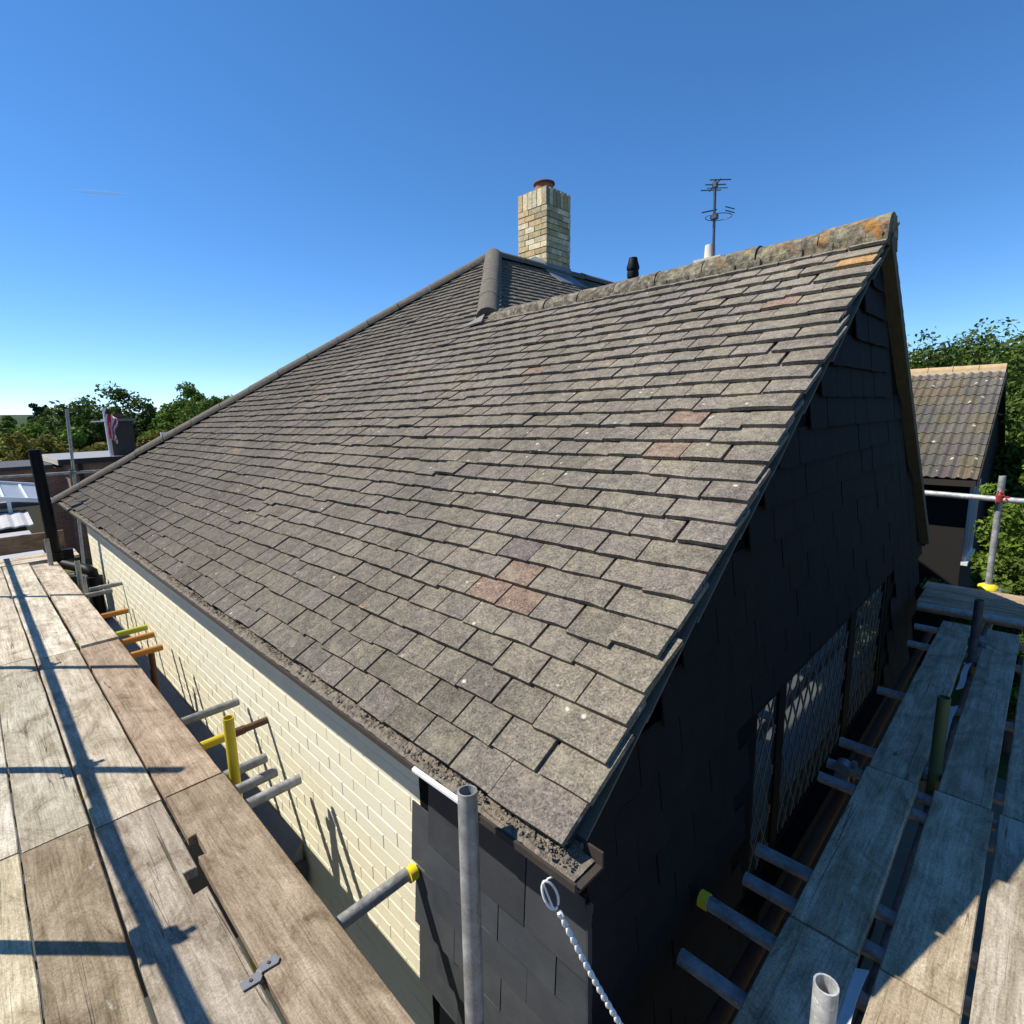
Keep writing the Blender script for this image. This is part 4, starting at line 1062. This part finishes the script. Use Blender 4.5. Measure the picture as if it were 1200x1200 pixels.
# its corner towards the camera
K = V(-26.6, 2.75, 0); ex = V(-.02, 1, 0).normalized(); ey = V(-1, -.02, 0).normalized()
def quad(a0, a1, b0, b1, z0, z1): 
    return [K+ex*a0+ey*b0+V(0, 0, z0), K+ex*a1+ey*b0+V(0, 0, z0), K+ex*a1+ey*b1+V(0, 0, z0), K+ex*a0+ey*b1+V(0, 0, z0)], V(0, 0, z1-z0)
def fbx(mat, name, par, *a):
    mb = MB(); po, d = quad(*a); mb.prism(po, d); return mb.build(name, mat, par)
M_RB = nmat('weathered_red_brick', .9)[0]
def rbm():
    t_ = M_RB.node_tree; g = G(t_); b = t_.nodes['Principled BSDF']; o = g.pos(); s_ = g.sep(o)
    v = g.n('ShaderNodeCombineXYZ', {'X': g.math('ADD', s_[0], s_[1]), 'Y': s_[2]}).outputs[0]
    bt = g.n('ShaderNodeTexBrick', {'Vector': v, 'Color1': (.30, .16, .11, 1), 'Color2': (.22, .11, .08, 1), 'Mortar': (.3, .26, .22, 1), 'Scale': 1., 'Mortar Size': .008, 'Brick Width': .225, 'Row Height': .075}).outputs['Color']
    setc(t_, b, g.mix(1., bt, g.ramp(g.noise(o, 2, 5), [(.3, (.75, .75, .75)), (.7, (1.2, 1.2, 1.2))]), 'MULTIPLY'))
rbm()
fbx(M_RB, 'wall', fb, 0, 9, 0, 6, GZ, -1.42)
fbx(M_RB, 'wall', fb, -5, -.001, 1.2, 6, GZ, -1.62); fbx(M_ROOFFELT, 'roof', fb, -5.2, -.31, 1.0, 6.2, -1.619, -1.48)
M_PFELT = simple('pale_roof_felt', (.24, .25, .265), .9, var=.2, scale=1.5)
fr_ = fbx(M_PFELT, 'roof', fb, -.25, 9.2, -.25, 6.2, -1.419, -1.26)
fbx(simple('black_trim', (.012, .012, .013), .6), 'fascia', fb, -.27, 9.2, -.27, -.251, -1.46, -1.25)
fbx(simple('pale_trim', (.45, .40, .32), .8), 'fascia', fb, -.30, -.272, -.2, 6.2, -1.46, -1.24)
for a in (.30,): fbx(M_FASCIA, 'downpipe', fb, a, a+.14, -.13, -.001, GZ, -1.47)
st = fbx(simple('dark_brick_stack', (.055, .045, .04), .9, var=.4, scale=9, bump=.4), 'chimney', fr_, 1.55, 2.35, .3, 1.1, -1.26, .12)
fbx(M_LEAD, 'cap', fr_, 1.45, 2.45, .2, 1.2, .121, .22); fbx(M_DARKCAP, 'chimney_pot', fr_, 1.75, 2.1, .45, .8, .221, .42)
# flag on a short pole
t = empty('flag', K+ex*1.35+ey*.1+V(0, 0, -1.26), 'red and white flag hanging furled from a short white pole', 'flag')
pb = K+ex*1.40+ey*.1
mb = MB(); mb.ring([pb+V(0, 0, -1.26), pb+V(0, 0, .55)], .035, 8); mb.ring([pb+V(0, 0, .53), pb+V(0, 0, .60), pb+V(0, 0, .66)], [.05, .09, .04], 10); mb.build('pole', M_WHITE, t)
mb = MB(); mb.ring([pb-ex*.45+V(0, 0, .12), pb+ex*.1+V(0, 0, .13)], .025, 6); mb.build('arm', M_WHITE, t)
vs_ = []; fs = []
for i in range(9):
    for j in range(9):
        u_, v_ = i/8, j/8; ww = .30*(1-.45*v_)*(1+.25*sin(v_*9)); xx = (u_-.3)*ww*1.25; dd = .14*sin(u_*12+v_*3.5)*(.4+.6*u_)
        vs_.append(pb+ex*(xx+.12)+ey*(-.08+dd)+V(0, 0, .42-.98*v_-.22*u_*u_))
for i in range(8):
    for j in range(8): fs.append((i*9+j, i*9+j+1, (i+1)*9+j+1, (i+1)*9+j))
mb = MB(); mb.add(vs_, fs, None, True)
mf, tf, bf = nmat('flag_cloth', .8); g = G(tf); p = g.pos()
wv = g.n('ShaderNodeTexWave', {'Vector': g.map(p, (1, 1, .55)), 'Scale': 1.9, 'Distortion': 3.5, 'Detail': 2}).outputs['Fac']
setc(tf, bf, g.ramp(wv, [(.55, (.55, .02, .05)), (.62, (.75, .72, .74))])); bf.inputs['Roughness'].default_value = .8
fo = mb.build('cloth', mf, t); sm_ = fo.modifiers.new('thick', 'SOLIDIFY'); sm_.thickness = .01
# glazed extension with white frames, left of the flat roof
gx = empty('conservatory', (-23, -.4, GZ), 'white framed glazed extension with a sloping roof at the left edge', 'conservatory')
mb = MB(); mb.prism([(-24.2, -2.6, -1.25), (-24.2, 1.75, -2.05), (-21.6, 1.75, -2.3), (-21.6, -2.6, -1.5)], (0, 0, .05)); mb.build('roof', simple('pale_polycarbonate', (.30, .32, .33), .35), gx)
mb = MB()
mb.prism([(-21.58, -2.6, -1.55), (-21.58, 1.8, -2.33), (-21.58, 1.8, -2.20), (-21.58, -2.6, -1.42)], (.06, 0, 0)); mb.build('roof_edge', M_WHITE, gx); mb = MB(); mb.prism([(-24.25, -2.6, -1.22), (-24.25, 1.8, -2.03), (-24.25, 1.8, -1.92), (-24.25, -2.6, -1.11)], (.1, 0, 0)); mb.build('roof_edge', M_WHITE, gx)
for i in range(6):
    y = -2.5+i*.8; mb = MB(); mb.box((-21.62, y, GZ), (-21.54, y+.09, -1.55-.178*(y+2.6))); mb.build('post', M_WHITE, gx)
mb = MB(); mb.box((-21.60, -2.5, GZ), (-21.57, 1.7, -2.35)); mb.build('pane', M_GLASS, gx)
mb = MB(); mb.box((-24.3, -2.6, GZ), (-21.8, 1.7, -2.4)); mb.build('wall', M_RB, gx)
for i in range(9):
    y = -2.5+i*.52; mb = MB(); za = -1.195-.184*(y+2.6); mb.prism([(-24.2, y, za), (-24.2, y+.06, za-.011), (-21.6, y+.06, za-.261), (-21.6, y, za-.25)], (0, 0, .035)); mb.build('glazing_bar', M_WHITE, gx)
# garages: white fascias and dark slots
ga = empty('garage', (-16.5, 0, GZ), 'low flat roofed garage block with white fascia and dark windows', 'garage')
mw = simple('white_weatherboard', (.62, .63, .64), .7, var=.12)
mb = MB(); mb.box((-19.5, -4.6, GZ), (-15.6, .88, -2.95)); mb.build('wall', mw, ga)
mb = MB(); mb.box((-19.7, -4.8, -2.949), (-15.4, .98, -2.80)); gr_ = mb.build('roof', simple('grey_sheet_roof', (.36, .37, .38), .8, var=.2, scale=2), ga)
mb = MB(); mb.box((-15.399, -4.8, -2.99), (-15.34, 1.0, -2.78)); mb.build('fascia', M_WHITE, ga)
for a, b_ in ((-1.4, -.75), (-.52, .02), (.25, .62)):
    mb = MB(); mb.box((-15.599, a, -3.45), (-15.57, b_, -3.16)); mb.build('window', M_GLASS, ga)
mb = MB(); mb.box((-15.598, -4.6, -3.62), (-15.56, .88, -3.56)); mb.build('ledge', M_WHITE, ga)
sh_ = empty('shed', (-20.6, -.3, GZ), 'outbuilding with a whitish corrugated roof between garage and glazed extension', 'shed')
mb = MB(); mb.box((-21.2, -4.5, GZ), (-19.9, .95, -2.72)); mb.build('wall', M_FASCIA, sh_)
mb = MB(); n = 60
vs_ = []; fs = []
for i in range(n+1):
    y = -4.6+5.7*i/n; z = .018*sin(i*2.1)
    vs_ += [(-21.4, y, -2.46+z), (-19.8, y, -2.66+z), (-19.8, y, -2.70+z), (-21.4, y, -2.50+z)]
for i in range(n):
    a = i*4; fs += [(a, a+1, a+5, a+4), (a+1, a+2, a+6, a+5), (a+2, a+3, a+7, a+6), (a+3, a, a+4, a+7)]
mb.add(vs_, fs); mb.build('roof', simple('whitish_sheet', (.42, .42, .42), .7, var=.2, scale=3), sh_)
cf = empty('garden_frame', (-43, 11, GZ), 'small white framed lean-to behind the dark chimney stack', 'lean-to')
mb = MB()
for i in range(4): mb.box((-43+0, 9.6+i*.85, GZ), (-42.9, 9.7+i*.85, -.75))
mb.box((-43.02, 9.6, -.78), (-42.88, 12.25, -.62)); mb.box((-43.02, 9.6, -1.9), (-42.88, 12.25, -1.8)); mb.build('frame', M_WHITE, cf)

# ------------------------------------------------------------------ trees
def leaf_mat(name, dark, lite, trans=.25):
    m, t, b = nmat(name, .6, 0, .1); g = G(t); p = g.pos()
    dark = (dark[0]*1.12, dark[1]*1.08, dark[2]*.85); lite = (lite[0]*1.15, lite[1]*1.08, lite[2]*.85)
    c = g.mix(g.noise(p, .9, 4, .7), dark, lite); c = g.mix(1., c, g.attr('tint'), 'MULTIPLY'); setc(t, b, c)
    tr = g.n('ShaderNodeBsdfTranslucent', {'Color': c}).outputs[0]; mx = g.n('ShaderNodeMixShader', {0: trans, 1: b.outputs[0], 2: tr}).outputs[0]
    t.links.new(mx, t.nodes['Material Output'].inputs['Surface']); return m
L_DARK = leaf_mat('dark_leaf', (.034, .066, .018), (.075, .12, .032)); L_MID = leaf_mat('mid_leaf', (.055, .10, .022), (.11, .17, .04)); L_OLV = leaf_mat('olive_leaf', (.10, .105, .026), (.21, .20, .055)); L_PALE = leaf_mat('bright_leaf', (.075, .14, .026), (.15, .23, .05))
L_BLUE = leaf_mat('conifer_leaf', (.016, .036, .018), (.034, .06, .03))
M_BARK = simple('bark', (.09, .07, .05), .95, var=.4, scale=12, bump=.6)
def rdir(r):
    z = r.uniform(-1, 1); a = r.uniform(0, 2*pi); q_ = sqrt(1-z*z); return Vector((q_*cos(a), q_*sin(a), z))
def tree(name, label, cat, base, H, R, leaf, mat, seed, nl=9000, crown0=.25, clumps=60, tall=1., group='trees beyond the gardens', ragged=.25, flat=.75):
    r = random.Random(seed); b = Vector(base); t = empty(name, b, label, cat, group)
    cz = b.z+H*(crown0+(1-crown0)*.5); rz = H*(1-crown0)*.5
    tk = MB(); tk.ring([b+V(0, 0, -.2), b+V(.05*H*r.uniform(-.3, .3), 0, H*.35), b+V(.04*H*r.uniform(-.5, .5), .03*H, H*.75)], [H*.028, H*.02, H*.008], 10)
    cl = []
    for i in range(clumps):
        d = rdir(r); k = r.random()**.45
        if d.z < -.3: k *= .85
        wv = 1+ragged*noise.noise(d*1.7+Vector((seed*1.3, 0, 0)))*1.6
        c = Vector((d.x*R*k*wv, d.y*R*k*wv, d.z*rz*k*wv*tall)); cl.append((Vector((b.x, b.y, cz))+c, R*r.uniform(.13, .27)*(1.25 if clumps < 80 else 1.), r.uniform(.75, 1.25)))
    for c, _, _ in cl[::5]:
        s_ = b+V(0, 0, H*r.uniform(.25, .55)); tk.ring([s_, s_.lerp(c, .5)+V(0, 0, .03*H), c], [H*.010, H*.006, H*.002], 6)
    tk.build('trunk', M_BARK, t)
    vs_ = []; fs = []; tn = []
    per = nl//clumps
    for c, cr, k in cl:
        for i in range(per):
            d = rdir(r); q_ = r.random()**.4
            p = c+Vector((d.x, d.y, d.z*flat))*(cr*q_)
            a = (rdir(r)+d*.6+Vector((0, 0, .5))).normalized(); u1 = a.orthogonal().normalized(); u2 = a.cross(u1); ang = r.uniform(0, 2*pi)
            e1 = (u1*cos(ang)+u2*sin(ang))*leaf*r.uniform(.6, 1.3); e2 = a.cross(e1).normalized()*leaf*r.uniform(.35, .7)
            n_ = len(vs_); vs_ += [p-e1, p+e2+a*leaf*.12, p+e1, p-e2+a*leaf*.12]; fs.append((n_, n_+1, n_+2, n_+3))
            kk = k*r.uniform(.75, 1.25); tn.append((kk, kk*r.uniform(.95, 1.05), kk*.95))
    me = bpy.data.meshes.new('crown'); me.from_pydata([tuple(v-b) for v in vs_], [], fs); me.materials.append(mat)
    at = me.color_attributes.new('tint', 'FLOAT_COLOR', 'CORNER'); buf = []
    for c in tn: buf += [*c, 1]*4
    at.data.foreach_set('color', buf); me.update(); link('crown', me, t); return t
def at(px, py, d, z=GZ):
    q_ = CX*((px-600)/635)+CD*((py-600)/635)+CF; k = d/(q_.xy.length); return Vector((q_.x*k, q_.y*k, z))
def topz(px, py, d):
    q_ = CX*((px-600)/635)+CD*((py-600)/635)+CF; return q_.z*d/q_.xy.length
# left side
def T(name, label, cat, px, pytop, d, R, leaf, mat, seed, **k):
    b = at(px, 500, d); tree(name, label, cat, b, topz(px, pytop, d)-GZ, R, leaf, mat, seed, **k)
T('tree', 'large loose crowned tree left of the dark chimney stack', 'tree', 128, 457, 62, 5.0, .20, L_DARK, 1, nl=12000, clumps=130, ragged=.12, crown0=.05)
T('tree', 'smaller dark tree at the right foot of the large loose crowned tree', 'tree', 180, 478, 66, 3.4, .24, L_DARK, 2, nl=9000, clumps=80, crown0=.05, ragged=.1)
T('tree', 'rounded bright green tree rising above the hip of the roof', 'tree', 222, 455, 58, 3.2, .17, L_PALE, 3, nl=14000, clumps=90, ragged=.08, crown0=.05)
T('tree', 'round dull green tree partly hidden by the roof hip', 'tree', 256, 460, 50, 3.1, .16, L_MID, 4, nl=9000, clumps=90, crown0=.05, ragged=.08)
T('poplar_tree', 'narrow dark tree standing up against the distant hill', 'tree', 50, 472, 160, 2.3, .4, L_BLUE, 5, nl=5000, clumps=70, crown0=.02, ragged=.0)
T('tree', 'bright green bushy tree left of the large loose crowned tree', 'tree', 50, 493, 58, 3.0, .22, L_PALE, 6, nl=6000, clumps=45, crown0=.05)
T('tree', 'grey green tree at the left edge below the hill', 'tree', 4, 494, 75, 4.0, .28, L_MID, 7, nl=6000, clumps=45, crown0=.05)
T('tree', 'dark little tree beside the bright green bushy tree', 'tree', 25, 491, 95, 3.0, .3, L_DARK, 8, nl=4000, clumps=40, crown0=.05)
for i, (px, py, d, lab) in enumerate(((10, 513, 44, 'yellowish bush at the left edge behind the flat roofs'), (38, 516, 46, 'yellow green bush behind the pale flat roof, left of the pole'), (66, 514, 44, 'yellow green bush right behind the tall scaffold pole'), (96, 515, 45, 'olive bush between the pole and the flag'), (118, 516, 44, 'olive bush just left of the flag'), (160, 500, 50, 'olive bush right of the dark chimney stack'))):
    T('bush', lab, 'bush', px, py, d, 2.3, .17, L_OLV, 20+i, nl=4500, clumps=40, crown0=.0, group='bushes behind the flat roofed building')
# middle ground belt of trees up to the hill
bl = []; bt_ = []; r = random.Random(77); vs_ = []; fs = []
for i in range(260):
    a = radians(r.uniform(112, 214)); d = r.uniform(130, 900); c = Vector((d*cos(a), d*sin(a), GZ)); h = r.uniform(1.5, 3.6)+d*.002; R_ = r.uniform(3, 8)
    for q_ in range(60):
        v = rdir(r); p = c+Vector((v.x*R_, v.y*R_, (v.z*.5+.5)*h)); s_ = d*.0032+.3; a_ = (rdir(r)+Vector((0, 0, .6))).normalized(); e1 = a_.orthogonal().normalized()*s_; e2 = a_.cross(e1)*.7
        n_ = len(vs_); vs_ += [p-e1, p+e2, p+e1, p-e2]; fs.append((n_, n_+1, n_+2, n_+3)); k = r.uniform(.7, 1.3); bt_.append((k, k, k))
mb = MB(); mb.v = [tuple(v) for v in vs_]; mb.f = fs; mb.t = bt_; mb.sm = [False]*len(fs)
tag(mb.build('woodland', L_MID), 'belt of far trees and hedges below the hill', 'woodland', kind='stuff')
# right side
GT = 'trees behind the neighbouring house'
T('tree', 'broad dark tree rising straight behind the pale ridge of the neighbouring house', 'tree', 1105, 401, 34, 5.4, .115, L_DARK, 41, nl=50000, clumps=280, group=GT, crown0=.05, ragged=.03)
T('tree', 'tall bright topped tree at the right edge of the photo above the neighbouring roof', 'tree', 1204, 392, 33, 5.8, .115, L_MID, 42, nl=50000, clumps=280, group=GT, crown0=.05, ragged=.03)
T('tree', 'dark tree beside the gable of the neighbouring house', 'tree', 1207, 450, 19, 2.5, .09, L_MID, 43, nl=20000, clumps=120, group=GT, crown0=.0)
T('bush', 'light green leafy bush right of the pale scaffold pole', 'bush', 1252, 520, 11.5, 1.15, .05, L_PALE, 44, nl=22000, clumps=110, group=GT, crown0=.0)
T('bush', 'low bush at the foot of the neighbouring gable behind the yellow based pole', 'bush', 1236, 612, 10.4, .75, .045, L_MID, 45, nl=14000, clumps=80, group=GT, crown0=.0)
T('tree', 'tree outside the right edge of the photo', 'tree', 1330, 400, 26, 5, .16, L_DARK, 46, nl=9000, clumps=70, group=GT, crown0=.0)
tree('tree', 'tree facing the gable beyond the right scaffold', 'tree', (11, 7, GZ), 8.0, 4.0, .2, L_DARK, 47, 7000, crown0=.1, group=GT)
tree('tree', 'second tree facing the gable beyond the right scaffold', 'tree', (12, 14, GZ), 9.0, 4.5, .2, L_DARK, 48, 7000, crown0=.1, group=GT)

for k, (x, y, h, R_) in enumerate(((-15, -9.5, 7.2, 3.6), (-9.5, -10, 7.8, 3.8), (-4, -9.6, 7.4, 3.6), (1.5, -10, 7.6, 3.8), (7, -9, 7.4, 3.6))):  # unseen trees, added to keep low sky light off the shaded wall
    tree('tree', ('unseen tree on the %s side of the garden, added to block low sky light') % ('street', 'left', 'near left', 'near', 'near right')[k], 'tree', (x, y, GZ), h, R_, .24, L_DARK, 60+k, 5000, crown0=.02, group='unseen garden trees added to block low sky light')

# ------------------------------------------------------------------ contrail
q_ = lambda px, py, d: (CX*((px-600)/635)+CD*((py-600)/635)+CF).normalized()*d
mb = MB(); a, b = q_(84, 223.5, 9000), q_(158, 229.5, 9000)
mb.ring([a.lerp(b, i/12)+Vector((0, 0, 2*sin(i*1.3))) for i in range(13)], [4, 12, 18, 22, 22, 24, 24, 22, 24, 20, 15, 9, 3], 8, True)
mc = bpy.data.materials.new('vapour'); mc.use_nodes = True; tt = mc.node_tree; tt.nodes.clear(); g = G(tt)
df = g.n('ShaderNodeBsdfDiffuse', {'Color': (.70, .84, 1, 1)}).outputs[0]; tr = g.n('ShaderNodeBsdfTransparent').outputs[0]
ou = g.n('ShaderNodeOutputMaterial', {'Surface': g.n('ShaderNodeMixShader', {0: .17, 1: tr, 2: df}).outputs[0]})
tag(mb.build('contrail', mc), 'short faint vapour trail in the blue sky', 'contrail', kind='stuff')
